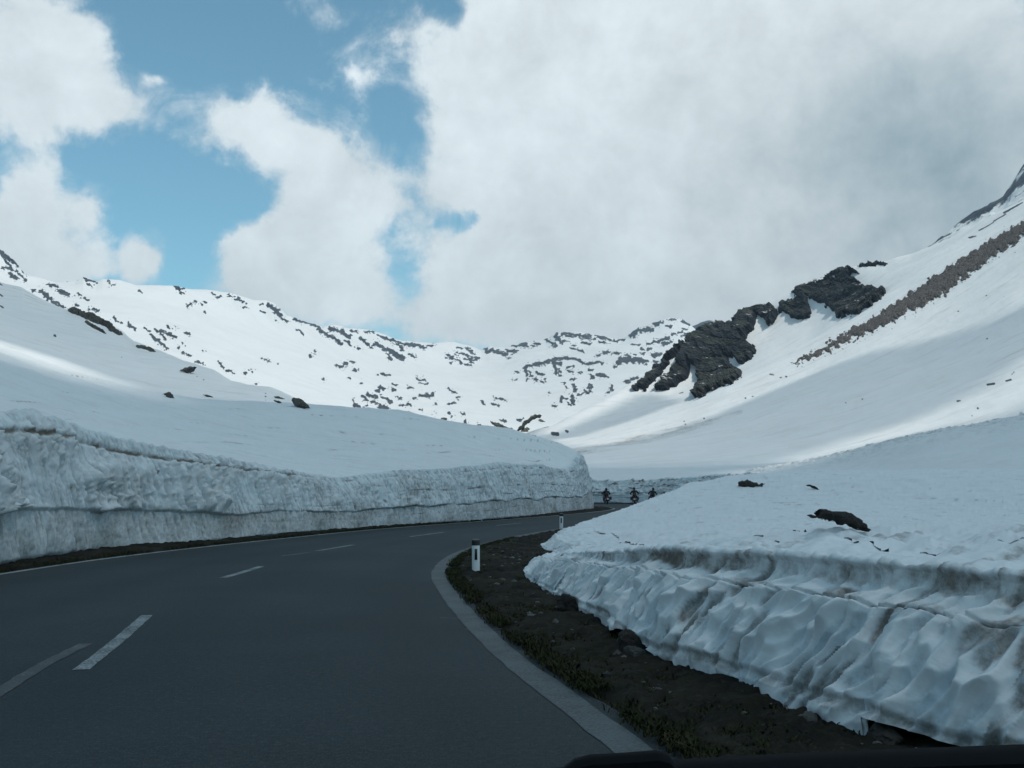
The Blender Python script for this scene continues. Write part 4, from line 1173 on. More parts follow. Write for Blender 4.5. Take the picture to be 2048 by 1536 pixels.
ROCKS += zc([(0, 122, 90, 152, 9), (100, 165, 180, 215, 10), (150, 200, 240, 255, 10), (170, 172, 250, 180, 14), (230, 180, 290, 212, 16), (260, 235, 300, 265, 7), (345, 225, 385, 245, 14), (385, 250, 425, 275, 10), (440, 255, 510, 290, 16), (510, 290, 600, 340, 22), (510, 325, 535, 348, 7), (450, 205, 500, 230, 8), (490, 220, 560, 240, 8), (540, 240, 600, 290, 10), (570, 245, 610, 265, 8),
             (615, 258, 700, 265, 14), (690, 265, 720, 278, 10), (640, 320, 668, 333, 11), (330, 278, 345, 285, 5), (735, 270, 780, 262, 7), (380, 185, 430, 190, 5), (300, 180, 345, 188, 4),
             (990, 295, 1025, 308, 11), (940, 312, 1000, 328, 7), (960, 340, 1040, 355, 8), (855, 325, 885, 332, 7), (880, 340, 900, 350, 6), (880, 368, 890, 372, 6), (940, 365, 960, 372, 6), (970, 380, 1000, 383, 5), (900, 320, 930, 325, 6), (1010, 330, 1045, 345, 8), (850, 345, 860, 347, 4), (910, 352, 935, 356, 5), (1000, 365, 1020, 368, 5), (925, 280, 950, 283, 4), (970, 280, 990, 288, 5), (900, 300, 915, 303, 4),
             (1075, 290, 1100, 284, 8), (1090, 297, 1150, 300, 14), (1150, 302, 1205, 318, 16), (1210, 300, 1270, 295, 8), (1235, 308, 1260, 306, 7), (1220, 335, 1235, 340, 5), (1180, 322, 1200, 328, 6), (1235, 268, 1280, 266, 5), (1285, 262, 1335, 275, 8), (1300, 256, 1320, 258, 5), (1370, 253, 1398, 260, 9), (1360, 265, 1385, 268, 5), (1445, 232, 1490, 258, 11), (1495, 205, 1530, 235, 13), (1510, 235, 1530, 250, 10), (1530, 200, 1600, 198, 11), (1560, 215, 1620, 212, 9),
             (1620, 205, 1700, 210, 12), (1640, 222, 1690, 222, 6), (1720, 206, 1745, 213, 8), (1765, 212, 1810, 238, 9), (1655, 250, 1705, 256, 9), (1750, 245, 1790, 250, 6), (1590, 280, 1650, 297, 5), (1830, 238, 1890, 232, 7), (1930, 220, 1955, 198, 10), (1960, 188, 2048, 172, 13), (1540, 232, 1560, 245, 7), (1700, 225, 1720, 228, 5), (1600, 260, 1615, 262, 4), (1480, 270, 1500, 272, 4),
             (1305, 402, 1345, 385, 11), (1320, 410, 1330, 465, 10), (1345, 415, 1352, 445, 9), (1360, 380, 1450, 368, 12), (1390, 375, 1400, 385, 8), (1455, 362, 1500, 352, 13), (1500, 345, 1565, 340, 12), (1480, 372, 1530, 375, 15), (1490, 390, 1500, 425, 18), (1510, 400, 1525, 420, 7), (1570, 340, 1620, 350, 10), (1620, 352, 1670, 366, 12), (1680, 372, 1730, 368, 14), (1730, 362, 1785, 366, 8), (1385, 428, 1415, 436, 11), (1372, 465, 1390, 475, 13), (1412, 480, 1425, 485, 8), (1435, 465, 1442, 475, 8),
             (1515, 435, 1525, 440, 7), (1570, 393, 1610, 393, 9), (1570, 420, 1590, 420, 7), (1630, 425, 1640, 425, 8), (1690, 412, 1710, 410, 6), (1590, 465, 1612, 465, 8), (1705, 452, 1718, 456, 16), (1745, 440, 1775, 438, 11), (1785, 445, 1805, 452, 7), (1550, 490, 1555, 510, 7), (1605, 500, 1608, 525, 14), (1692, 490, 1705, 500, 12), (1690, 510, 1700, 530, 12), (1670, 538, 1678, 545, 15), (1630, 557, 1650, 558, 6),
             (1528, 565, 1535, 592, 13), (1545, 578, 1555, 582, 9), (1590, 560, 1602, 580, 16), (1590, 590, 1600, 602, 18), (1570, 612, 1585, 614, 7), (1825, 508, 1828, 528, 12), (1800, 540, 1815, 530, 5), (1485, 618, 1498, 622, 10), (1945, 460, 1980, 460, 9), (1905, 485, 1925, 483, 6), (1840, 385, 1850, 388, 5), (1860, 365, 1880, 365, 15), (1890, 350, 1930, 340, 20), (1930, 355, 1990, 362, 16), (1905, 325, 1930, 330, 10), (1995, 360, 2030, 362, 12),
             (1740, 325, 1760, 320, 6), (1770, 308, 1790, 305, 7), (1800, 310, 1830, 310, 6), (1850, 312, 1875, 315, 5), (1990, 285, 2010, 290, 8), (2035, 290, 2048, 288, 9), (2000, 315, 2010, 318, 6), (1955, 318, 1965, 320, 6), (2030, 255, 2040, 258, 4), (1975, 262, 1985, 263, 4),
             (55, 325, 65, 328, 6), (85, 310, 92, 314, 8), (205, 385, 255, 387, 8), (255, 372, 275, 372, 6), (290, 362, 315, 362, 6), (315, 408, 335, 413, 8), (450, 440, 460, 441, 6), (485, 435, 530, 440, 9), (285, 458, 295, 460, 9), (130, 470, 135, 472, 7), (355, 485, 362, 487, 5), (470, 512, 492, 520, 13), (535, 522, 548, 528, 10), (635, 510, 655, 517, 8), (550, 492, 568, 500, 5), (440, 535, 465, 535, 9),
             (395, 557, 450, 575, 14), (372, 573, 395, 585, 11), (465, 555, 535, 598, 4), (515, 600, 525, 605, 7), (425, 595, 480, 620, 7), (470, 622, 508, 635, 14), (312, 582, 320, 605, 6), (320, 605, 335, 625, 9), (325, 625, 345, 628, 9), (370, 623, 392, 622, 5), (580, 575, 600, 577, 6), (580, 615, 605, 617, 9), (630, 610, 650, 617, 9), (660, 577, 680, 577, 5), (700, 556, 730, 560, 12), (735, 563, 770, 556, 18),
             (870, 525, 910, 543, 8), (920, 575, 928, 576, 6), (870, 605, 900, 607, 8), (790, 610, 810, 610, 6), (705, 645, 722, 648, 9), (625, 668, 640, 670, 6), (780, 657, 790, 658, 4), (870, 662, 880, 662, 4), (890, 687, 900, 687, 5), (935, 660, 965, 670, 4), (1068, 588, 1080, 608, 8), (1130, 575, 1155, 578, 3), (1135, 605, 1165, 618, 5), (1170, 575, 1205, 590, 3), (885, 715, 895, 718, 7), (755, 692, 775, 695, 8),
             (965, 712, 970, 715, 12), (960, 728, 975, 730, 7), (1040, 732, 1050, 733, 6), (1180, 707, 1205, 708, 7), (1275, 703, 1295, 704, 7), (1455, 546, 1460, 548, 4), (1240, 470, 1260, 472, 3), (1265, 420, 1275, 425, 3), (685, 455, 720, 470, 3), (700, 480, 740, 495, 3)], 2.926, 600, 600)
ROCKS += zc([(145, 662, 180, 645, 10), (180, 632, 245, 625, 14), (262, 598, 300, 590, 10), (270, 605, 285, 610, 6), (60, 680, 110, 675, 7), (0, 660, 35, 672, 10), (0, 690, 30, 690, 5), (340, 578, 365, 582, 5), (395, 582, 428, 602, 7), (325, 612, 350, 612, 8), (280, 682, 330, 662, 12), (300, 695, 345, 685, 11), (345, 650, 360, 650, 10), (230, 718, 245, 718, 10), (205, 742, 212, 742, 9), (100, 770, 200, 775, 22), (190, 783, 225, 785, 9), (85, 785, 100, 785, 14),
             (255, 755, 290, 745, 13), (260, 775, 280, 790, 10), (48, 912, 62, 905, 9), (120, 880, 140, 875, 9), (150, 865, 185, 860, 7), (0, 850, 30, 850, 7), (250, 690, 268, 690, 7), (395, 625, 420, 625, 5), (0, 740, 40, 738, 5), (160, 700, 180, 702, 4), (400, 655, 420, 650, 6), (380, 640, 400, 636, 5)], 2.415, 1200, 400)


def cirque_noise(P):
    px, py = proj(P)
    x, y, z = P[..., 0], P[..., 1], P[..., 2]
    sc = 1.0
    P[..., 2] += 3.0 * fbm(x * 0.006, y * 0.006, z * 0.006, 3) + 0.9 * fbm(x * 0.03, y * 0.03, z * 0.03, 3)
    px, py = proj(P)
    wx = 4.5 * fbm(px * 0.07, py * 0.07, 1.0, 3); wy = 3.0 * fbm(px * 0.07, py * 0.07, 8.0, 3)
    sp = caps_mask(px + wx, py + wy, ROCKS) + 0.9
    sp = sp + 3.2 * fbm(px * 0.16, py * 0.22, 3.0, 3)
    sp = np.maximum(sp, 4.5 * fbm(px * 0.33, py * 0.42, 6.0, 3) - 1.6 + np.minimum(sp, 0) * 0.33)
    rock = np.clip(0.5 + sp / 5.0, 0, 1)
    rel = sstep(rock, 0.45, 0.8)
    N = normals(P)
    N *= np.sign(N[..., 2:3] + 1e-9)
    d = rel * (0.25 + 0.9 * np.abs(fbm(x * 0.05, y * 0.05, z * 0.08, 3)) + 0.5 * np.abs(fbm(x * 0.15, y * 0.15, z * 0.15, 3)))
    P = P + N * d[..., None]
    dirt = 0.015 + 0.06 * np.clip(fbm(x * 0.012, y * 0.02, z * 0.03, 4), 0, 1)
    dirt = np.maximum(dirt, 0.10 * sstep(sp, -9, 0) * np.clip(0.4 + fbm(x * .05, y * .05, 2, 2), 0, 1))
    return P, {'dirt': dirt, 'rock': rock}


SNOW_CIRQUE = snow_material('sunlit_snow', 0.25, streak=((0.02, 0.06, 0.03), (0, 0, 0.2), 0.9, 0.12), rock=0.16, bump=0.25, bdist=0.4)
o, PC = hill('mountain', CIRQUE, spread(-500, -20, 1460, 1500, 1.7), [20, 80, 90, 90, 90, 12, 6], SNOW_CIRQUE, cirque_noise, host='cirque', hstep=3)
tag(o, kind='structure')


# ---- two far peaks seen above the crest of the right slope
def peak(rows, cols, sub, seed, thr):
    def nz(P):
        x, y, z = P[..., 0], P[..., 1], P[..., 2]
        s = 1.0 / (0.04 * np.median(y))
        r = ridged(x * s * 0.5, y * s * 0.5, z * s * 0.5 + seed, 4)
        P[..., 2] += (r - 0.8) * 0.10 / s + 0.1 / s * fbm(x * s, y * s, z * s, 3)
        rock = np.clip(0.5 + 0.5 * (fbm(x * s * 0.45 + seed, y * s * 0.45, z * s * 0.8, 4) + thr), 0, 1)
        return P, {'dirt': 0 * x, 'rock': rock}
    m = snow_material('peak_snow', 0.2, rock=0.18, bump=0.3, bdist=0.5)
    o, _ = hill('mountain', rows, np.asarray(cols, float), sub, m, nz)
    tag(o, kind='structure')


peak([[(1330, 720, 2100), (1500, 730, 2100)], [(1330, 700, 2250), (1394, 672, 2250), (1415, 668, 2250), (1432, 672, 2250), (1500, 700, 2250)],
      [(1330, 690, 2400), (1366, 664, 2400), (1382, 652, 2400), (1394, 645, 2400), (1404, 641, 2400), (1415, 641, 2400), (1425, 643, 2400), (1432, 648, 2400), (1445, 653, 2400), (1455, 659, 2400), (1465, 664, 2400), (1475, 672, 2400), (1485, 680, 2400), (1490, 684, 2400), (1500, 690, 2400)],
      [(1330, 740, 2600), (1500, 740, 2600)]], np.arange(1330, 1500, 1.6), [20, 40, 10], 3.3, 0.36)
peak([[(1850, 600, 640), (2048, 520, 600), (2500, 250, 560)], [(1850, 530, 720), (1920, 500, 710), (2000, 440, 700), (2048, 400, 690), (2500, 120, 620)],
      [(1850, 510, 800), (1880, 489, 800), (1890, 481, 800), (1896, 477, 800), (1910, 465, 800), (1925, 454, 800), (1945, 440, 800), (1960, 431, 800), (1975, 424, 800), (1987, 413, 800), (2000, 405, 800), (2007, 400, 800), (2016, 388, 800), (2025, 377, 800), (2035, 362, 800), (2048, 346, 800), (2200, 250, 780), (2350, 140, 760), (2500, 60, 740)],
      [(1850, 600, 900), (2048, 480, 900), (2500, 200, 850)]], np.concatenate([np.arange(1850, 2060, 1.6), np.arange(2060, 2500, 10)]), [16, 60, 8], 8.1, 0.30)

# ------------------------------------------------------------------ bedrock showing through the snow
def zp(pts, s, ox, oy):
    return [(x / s + ox, y / s + oy) for x, y in pts]


def outcrop(name, polys, host, step, A, rough, rsc, soft, mat, wob=3.0, holes=(), bias=0.0, seed=0.0, face=None):
    allp = np.array([p for q in polys for p in q])
    x0, y0 = allp.min(0) - 3 * soft - 2; x1, y1 = allp.max(0) + 3 * soft + 2
    xs = np.arange(x0, x1, step); ys = np.arange(y0, y1, step)
    gx, gy = np.meshgrid(xs, ys)
    G2 = np.stack([gx, gy], -1)
    wx = wob * fbm(gx * 0.08, gy * 0.08, seed, 4, 0.6); wy = wob * fbm(gx * 0.08, gy * 0.08, seed + 9, 4, 0.6)
    Gw = G2 + np.stack([wx, wy], -1)
    sd = np.max([sdpoly(Gw, p) for p in polys], 0)
    for hpoly in holes: sd = np.minimum(sd, -sdpoly(Gw, hpoly))
    hit = np.zeros(gx.shape, bool); P = np.zeros(gx.shape + (3,)); N = np.zeros_like(P)
    o = Vector((0, 0, CAMZ)); Rr = ray(gx, gy)
    cand = sd > -2.5 * soft
    for j, i in zip(*np.nonzero(cand)):
        h = cast(o, Vector(Rr[j, i]).normalized(), host)
        if h is not None:
            hit[j, i] = True; P[j, i] = h[0]; n = h[1]
            if n.z < 0: n = -n
            N[j, i] = n
    nm = N[hit].mean(0) + np.array([0, -0.35, 0]) if face is None else np.array(face)
    nm = nm / np.linalg.norm(nm)
    q = np.tanh(sd / soft + bias)
    x, y, z = P[..., 0], P[..., 1], P[..., 2]
    f1, f2, cid, _ = worley((x + 0.4 * y + 0.5 * z) * rsc * 1.7, (z * 1.0 - 0.5 * x) * rsc * 1.0, 77)
    rr = 0.75 * ridged((x + 0.5 * z) * rsc * 1.4, y * rsc, z * rsc * 0.6 + seed, 5, 0.6) + 0.5 * (f2 - f1) + 0.35 * (cid - 0.5) + 0.9 * fbm(x * rsc * 0.6, y * rsc * 0.6, z * rsc * 0.6, 3)
    ins = sstep(q, -0.1, 0.7)
    off = A * q + rough * rr * ins + 0.25 * A * fbm(x * rsc * 3, y * rsc * 3, z * rsc * 3, 3)
    V = P + nm * off[..., None]
    ok = hit & (sd > -2.2 * soft)
    keep = ok[:-1, :-1] & ok[1:, :-1] & ok[:-1, 1:] & ok[1:, 1:]
    dj = np.abs(np.diff(P[..., 1], axis=0))[:, :-1]
    keep &= dj < 0.12 * np.median(P[hit][:, 1])
    Q = grid_quads(*gx.shape, keep, flip=True)
    V, Q, _ = compact(V.reshape(-1, 3), Q)
    return link(name, raw_mesh(name, V, Q), mat, smooth=False)


CLIFF = rock_material('cliff_rock', 0.22, 0.5, 0.03, dark=(0.004, 0.007, 0.011), light=(0.028, 0.034, 0.041))
S3 = (2.415, 1200, 400)
A1 = zp([(470, 625), (500, 602), (590, 596), (650, 596), (700, 572), (735, 590), (742, 630), (695, 650), (705, 675), (752, 720), (745, 757), (690, 797), (655, 770), (612, 750), (622, 785), (650, 810), (688, 832), (680, 855), (630, 885), (570, 905), (520, 935), (455, 960), (470, 905), (482, 870), (465, 860), (475, 825), (440, 780), (425, 775), (430, 700), (445, 660)], *S3)
A2 = zp([(430, 645), (480, 620), (445, 690), (436, 770), (430, 845), (412, 870), (380, 885), (325, 920), (268, 916), (300, 875), (350, 820), (400, 760), (420, 710)], *S3)
A3 = zp([(165, 908), (215, 865), (240, 828), (300, 785), (350, 740), (400, 692), (425, 675), (395, 720), (350, 765), (320, 800), (295, 850), (250, 885), (205, 922)], *S3)
A4 = zp([(640, 585), (660, 560), (700, 535), (740, 515), (832, 508), (865, 540), (840, 600), (805, 608), (785, 560), (752, 545), (748, 590), (740, 620), (715, 640), (690, 610)], *S3)
o = outcrop('rock_cliff', [A1, A2, A3, A4], ['slope'], 1.25, 0.9, 2.6, 0.035, 3.5, CLIFF, 5.5, bias=0.05, seed=1.0, face=(-0.5, -0.75, 0.30))
tag(o, 'larger dark cliff with snow gullies, lower left end of the right ridge', 'cliff')
B1 = zp([(862, 535), (880, 490), (935, 482), (950, 440), (985, 405), (1040, 393), (1070, 405), (1150, 398), (1235, 405), (1250, 420), (1290, 425), (1375, 428), (1380, 445), (1345, 490), (1250, 548), (1170, 560), (1155, 580), (1140, 545), (1105, 515), (1045, 485), (1000, 470), (1020, 540), (1000, 572), (955, 577), (900, 550)], *S3)
B2 = zp([(920, 450), (960, 412), (1010, 372), (1060, 362), (1180, 330), (1255, 350), (1205, 362), (1248, 395), (1243, 410), (1185, 400), (1120, 402), (1040, 412), (980, 450)], *S3)
HOLE = zp([(1000, 405), (1060, 378), (1140, 362), (1165, 366), (1120, 380), (1050, 395)], *S3)
o = outcrop('rock_cliff', [B1, B2], ['slope'], 1.25, 0.9, 2.4, 0.04, 3.5, CLIFF, 5.5, holes=[HOLE], bias=0.1, seed=4.0, face=(-0.5, -0.75, 0.30))
tag(o, 'smaller craggy dark cliff with olive top, high on the right ridge', 'cliff')
B3 = zp([(1200, 322), (1235, 310), (1290, 304), (1385, 305), (1385, 312), (1330, 320), (1285, 318), (1240, 320)], *S3)
o = outcrop('rock_ledge', [B3], ['slope'], 0.8, 0.5, 0.8, 0.25, 2.5, CLIFF, 3.5, seed=7.0)
tag(o, 'thin flat rock ledge on the skyline above the craggy cliff', 'rock ledge')
SCREE = rock_material('scree_rubble', 4.5, 0.0, 0.0, dark=(0.030, 0.026, 0.024), light=(0.17, 0.150, 0.138))
SC = zp([(915, 797), (1000, 745), (1100, 690), (1200, 628), (1300, 578), (1420, 495), (1550, 418), (1680, 325), (1800, 248), (1930, 165), (2048, 103), (2200, 20), (2500, -190), (2500, -110), (2200, 90), (2048, 172), (1985, 225), (1900, 272), (1850, 320), (1750, 382), (1690, 440), (1550, 520), (1500, 530), (1400, 592), (1300, 640), (1150, 702), (1060, 750), (1000, 775)], *S3)
o = outcrop('scree', [SC], ['slope'], 1.3, 0.22, 0.22, 0.5, 5.0, SCREE, 9.0, bias=-0.15, seed=9.0)
tag(o, 'long diagonal strip of grey rubble on the right snow slope', 'scree', kind='stuff')

ROCKM = rock_material('grey_rock', 1.2, True, 0.0)
KNOLL = rock_material('lichen_rock', 0.6, True, 0.05, dark=(0.05, 0.05, 0.042), light=(0.15, 0.145, 0.11))
S2 = (2.926, 600, 600)
S1 = (2.926, 0, 480)
# long rock band on the crest of the shaded left slope
o = outcrop('rock_outcrop', [zp([(392, 408), (430, 412), (475, 432), (525, 440), (580, 462), (625, 490), (660, 520), (715, 560), (690, 556), (640, 525), (620, 508), (560, 482), (500, 462), (460, 440), (420, 428)], *S1)], ['side'], 0.7, 0.35, 0.45, 0.25, 2.2, ROCKM, 2.0, bias=0.25, seed=11.0)
tag(o, 'longest dark rock band along the crest of the shaded left slope', 'rock outcrop')
o = outcrop('rock_outcrop', [zp([(495, 478), (520, 486), (560, 508), (600, 532), (620, 548), (580, 532), (540, 510), (505, 490)], *S1)], ['side'], 0.7, 0.22, 0.25, 0.35, 1.4, ROCKM, 1.2, bias=0.3, seed=12.0)
tag(o, 'thin dark rock sliver just below the long crest band', 'rock outcrop')
o = outcrop('rock_outcrop', [zp([(795, 622), (830, 622), (870, 632), (910, 655), (880, 650), (840, 636), (805, 632)], *S1)], ['side'], 0.7, 0.22, 0.25, 0.35, 1.4, ROCKM, 1.2, bias=0.3, seed=13.0)
tag(o, 'thin rock edge on the left crest, midway down its skyline', 'rock outcrop')


def lump(name, poly, d, mat, depth=0.8, res=46, rough=0.10, sink=0.15, seed=0.0, base=None):
    """boulder: an outline with its own distance, size and thickness, rounded and chipped front and back"""
    W3 = pix([p[0] for p in poly], [p[1] for p in poly], d)
    c2 = np.stack([W3[:, 0], W3[:, 2]], -1)
    mn, mxx = c2.min(0), c2.max(0); size = (mxx - mn)
    st = max(size) / res
    gx, gz = np.meshgrid(np.arange(mn[0] - st, mxx[0] + 2 * st, st), np.arange(mn[1] - st, mxx[1] + 2 * st, st))
    L = max(size)
    wx = 0.05 * L * fbm(gx * 5 / L, gz * 5 / L, seed, 4, 0.6); wz = 0.05 * L * fbm(gx * 5 / L, gz * 5 / L, seed + 4, 4, 0.6)
    sd = sdpoly(np.stack([gx + wx, gz + wz], -1), c2)
    s = np.clip(sd / max(sd.max(), 1e-6), 0, 1)
    T = depth * min(size[1] * 1.4, L) * 0.5
    prof = np.sqrt(np.clip(s * (2 - s), 0, 1))
    f1, f2, cid, _ = worley(gx * 4.5 / L + seed, gz * 4.5 / L, 3)
    chip = rough * L * (0.6 * (cid - 0.5) + 0.5 * fbm(gx * 6 / L, gz * 6 / L, seed + 2, 4))
    yf = -T * prof + chip * prof
    yb = T * 1.3 * prof - 0.5 * chip * prof
    ok = sd > -0.2 * st
    keep = ok[:-1, :-1] & ok[1:, :-1] & ok[:-1, 1:] & ok[1:, 1:]
    # lean the lump back a little so the top lies behind the foot
    lean = (gz - mn[1]) * 0.5
    Vf = np.stack([gx, d + yf + lean + T * 0.8, gz], -1); Vb = np.stack([gx, d + yb + lean + T * 0.8, gz], -1)
    q1 = grid_quads(*gx.shape, keep); q2 = grid_quads(*gx.shape, keep, off=gx.size, flip=True)
    V, Q, _ = compact(np.concatenate([Vf.reshape(-1, 3), Vb.reshape(-1, 3)]), np.concatenate([q1, q2]))
    c = V.mean(0)
    o = link(name, raw_mesh(name, V - c, Q), mat, smooth=False)
    o.location = c
    return o


def lump_on(name, poly, host, mat, label, cat='rock', dflt=30, group=None, **kw):
    bx = sum(p[0] for p in poly) / len(poly); by = max(p[1] for p in poly)
    h = cast_pix(bx, by, host)
    d = h[0].y if h else dflt
    # drop the foot a few pixels into the snow
    pol = [(x, y + (2.0 if y > by - 3 else 0)) for x, y in poly]
    o = lump(name, pol, d, mat, **kw)
    return tag(o, label, cat, group)


DARK = rock_material('dark_rock', 3.0, False, 0.0, dark=(0.018, 0.018, 0.017), light=(0.062, 0.055, 0.048))
PALE = rock_material('pale_stone', 6.0, False, 0.0, dark=(0.06, 0.062, 0.06), light=(0.17, 0.17, 0.16))
S7 = (2.738, 1300, 850)
for sd_, (pts, lab) in enumerate([
    ([(1253, 779), (1275, 748), (1310, 703), (1343, 680), (1355, 665), (1385, 662), (1421, 664), (1416, 672), (1382, 678), (1362, 702), (1335, 718), (1320, 735), (1290, 758), (1275, 777)], 'slanted olive rock rib on the valley floor above the end of the wall'),
    ([(1393, 700), (1410, 695), (1442, 706), (1432, 714), (1410, 710)], 'small flat rock just right of the slanted rock rib'),
    ([(1100, 703), (1125, 711), (1165, 712), (1190, 724), (1205, 735), (1245, 745), (1228, 762), (1185, 766), (1175, 752), (1155, 745), (1135, 732)], 'low olive rock slab on the valley floor, left of the slanted rib'),
    ([(1285, 772), (1300, 754), (1335, 741), (1348, 752), (1320, 772)], 'small rounded rock under the foot of the slanted rock rib'),
    ([(808, 707), (825, 688), (845, 683), (862, 690), (852, 710), (825, 715)], 'squarish grey rock on the valley floor just over the left bank crest'),
]):
    o = lump_on('rock_outcrop', zp(pts, *S2), ['cirque', 'slope'], KNOLL, lab, cat='rock outcrop', dflt=450, seed=80 + sd_ * 1.7, depth=1.1, rough=0.12)

for sd_, (pts, sc, lab, mt) in enumerate([
    ([(1040, 762), (1065, 741), (1090, 735), (1135, 738), (1118, 762), (1090, 780), (1075, 770)], S1, 'dark angular rock just under the crest of the shaded left slope', ROCKM),
    ([(943, 900), (962, 888), (978, 884), (990, 896), (1013, 920), (980, 915)], S1, 'small pointed rock alone in the middle of the shaded left slope', ROCKM),
    ([(1178, 902), (1210, 903), (1252, 914), (1245, 919), (1205, 912)], S1, 'thin flat rock right of the small pointed rock', ROCKM),
    ([(1692, 918), (1705, 913), (1745, 924), (1785, 955), (1812, 982), (1740, 976), (1710, 962), (1695, 942)], S1, 'big dark wedge-shaped rock at the right foot of the shaded left slope', ROCKM),
    ([(1592, 912), (1625, 912), (1662, 922), (1655, 928), (1615, 922)], S1, 'upper of two flat rocks left of the wedge-shaped rock', ROCKM),
    ([(1593, 934), (1620, 937), (1652, 948), (1648, 956), (1605, 946)], S1, 'lower of two flat rocks left of the wedge-shaped rock', ROCKM),
]):
    lump_on('rock', zp(pts, *sc), ['side', 'snow_wall'], mt, lab, dflt=110, seed=sd_ * 3.1, depth=0.9)
for sd_, (pts, lab, mt) in enumerate([
    ([(489, 336), (492, 322), (503, 308), (525, 302), (540, 296), (552, 303), (566, 308), (605, 318), (622, 316), (647, 323), (610, 332), (570, 337), (520, 340)], 'low dark rock on top of the right snow mound, near its summit', DARK),
    ([(858, 328), (880, 327), (905, 333), (935, 349), (925, 352), (890, 340)], 'small flat dark rock behind the shoulder of the right mound', DARK),
    ([(928, 492), (945, 478), (968, 463), (1010, 466), (1040, 461), (1075, 468), (1110, 478), (1150, 496), (1165, 512), (1190, 542), (1222, 552), (1205, 560), (1244, 578), (1185, 580), (1140, 570), (1100, 556), (1055, 543), (1040, 530), (960, 514)], 'largest dark brown rock breaking through the right snow mound', DARK),
    ([(862, 492), (890, 490), (920, 500), (915, 510), (885, 502)], 'small rock chip to the left of the largest mound rock', DARK),
    ([(912, 471), (930, 470), (943, 482), (935, 488)], 'tiny rock chip at the upper left tip of the largest mound rock', DARK),
    ([(788, 574), (805, 576), (828, 580), (822, 590), (800, 588)], 'small dark stone on the snow just above the dirty heap edge', DARK),
    ([(842, 583), (856, 572), (864, 584), (855, 588)], 'pointed dark stone above the dirty heap edge, right of its neighbour', DARK),
]):
    lump_on('rock', zp(pts, *S7), ['snow_bank', 'fan'], mt, lab, dflt=30, seed=40 + sd_ * 2.3, depth=0.9)


def boulder(name, px, py, wpx, hpx, mat, label, dp=0.8, seed=0, sub=4, z=None, group=None, cat='stone', flat=1.0):
    """chipped stone standing on the verge; px,py = middle of its foot"""
    p = gnd(px, py, 0.0); d = p[1]
    w = wpx * d / F; h = hpx * d / F
    bm = bmesh.new(); bmesh.ops.create_icosphere(bm, subdivisions=sub, radius=0.5)
    co = np.array([v.co[:] for v in bm.verts])
    n = co / np.linalg.norm(co, axis=1, keepdims=True)
    r = 1 + 0.28 * fbm(n[:, 0] * 1.5 + seed, n[:, 1] * 1.5, n[:, 2] * 1.5, 4, 0.55)
    co = co * r[:, None]
    # flat cleaved faces
    rs = np.random.RandomState(int(seed * 10) + 3)
    for k in range(9):
        a = rs.normal(size=3); a /= np.linalg.norm(a); lim = rs.uniform(0.33, 0.46)
        e = np.maximum(co @ a - lim, 0); co -= e[:, None] * a * 0.9
    co *= np.array([w, w * dp, h * 1.5])
    co[:, 2] += h * 0.25
    for v, c in zip(bm.verts, co): v.co = c
    me = bpy.data.meshes.new(name); bm.to_mesh(me); bm.free()
    o = link(name, me, mat, smooth=False)
    o.location = (p[0], p[1] + w * dp * 0.4, 0.03)
    o.rotation_euler = (0, 0, seed)
    return tag(o, label, cat, group)


boulder('boulder', 1138, 1234, 60, 34, DARK, 'big black boulder wedged under the bank edge where the snow curls', seed=1.1)
boulder('boulder', 1088, 1118, 30, 12, DARK, 'dark boulder in the notch between the two snow lobes', seed=2.2)
boulder('boulder', 1200, 1252, 34, 12, DARK, 'small black stone beside the big boulder, under the snow', seed=3.4)
boulder('boulder', 1272, 1318, 92, 48, DARK, 'wide black lump filling the shade of the melted hollow under the snow bank', seed=4.1, dp=0.7)  # dark lump added for the shade inside the hollow
boulder('stone', 1272, 1326, 56, 22, PALE, 'flat grey stone lying in front of the melted hollow', seed=5.6)
boulder('stone', 1622, 1464, 52, 24, PALE, 'grey angular stone at the foot of the near snow wall', seed=6.7)
boulder('stone', 1033, 1184, 26, 6, PALE, 'flat pale stone on the dark soil left of the snow tip', seed=7.3)
boulder('stone', 1075, 1212, 30, 9, PALE, 'grey-brown stone in the soil left of the big boulder', seed=8.8)
boulder('stone', 1012, 1200, 18, 7, PALE, 'small stone in the soil nearest the grass edge', seed=9.9)
boulder('stone', 1312, 1394, 30, 7, PALE, 'thin pale stone flat in the middle of the bare soil', seed=10.4)
boulder('stone', 1205, 1322, 20, 6, PALE, 'small stone on the soil left of the melted hollow', seed=11.4)
boulder('stone', 1062, 1160, 20, 9, PALE, 'stone tucked against the left tip of the snow bank', seed=12.4)
boulder('stone', 1490, 1402, 34, 12, PALE, 'grey stone half under the snow halfway along the near wall', seed=13.4)
boulder('boulder', 1780, 1500, 110, 34, DARK, 'long black lump filling the shade in the gap under the near snow wall', seed=14.2, dp=0.6)  # added lump, stands in for the dark under the overhang
rs = np.random.RandomState(5)
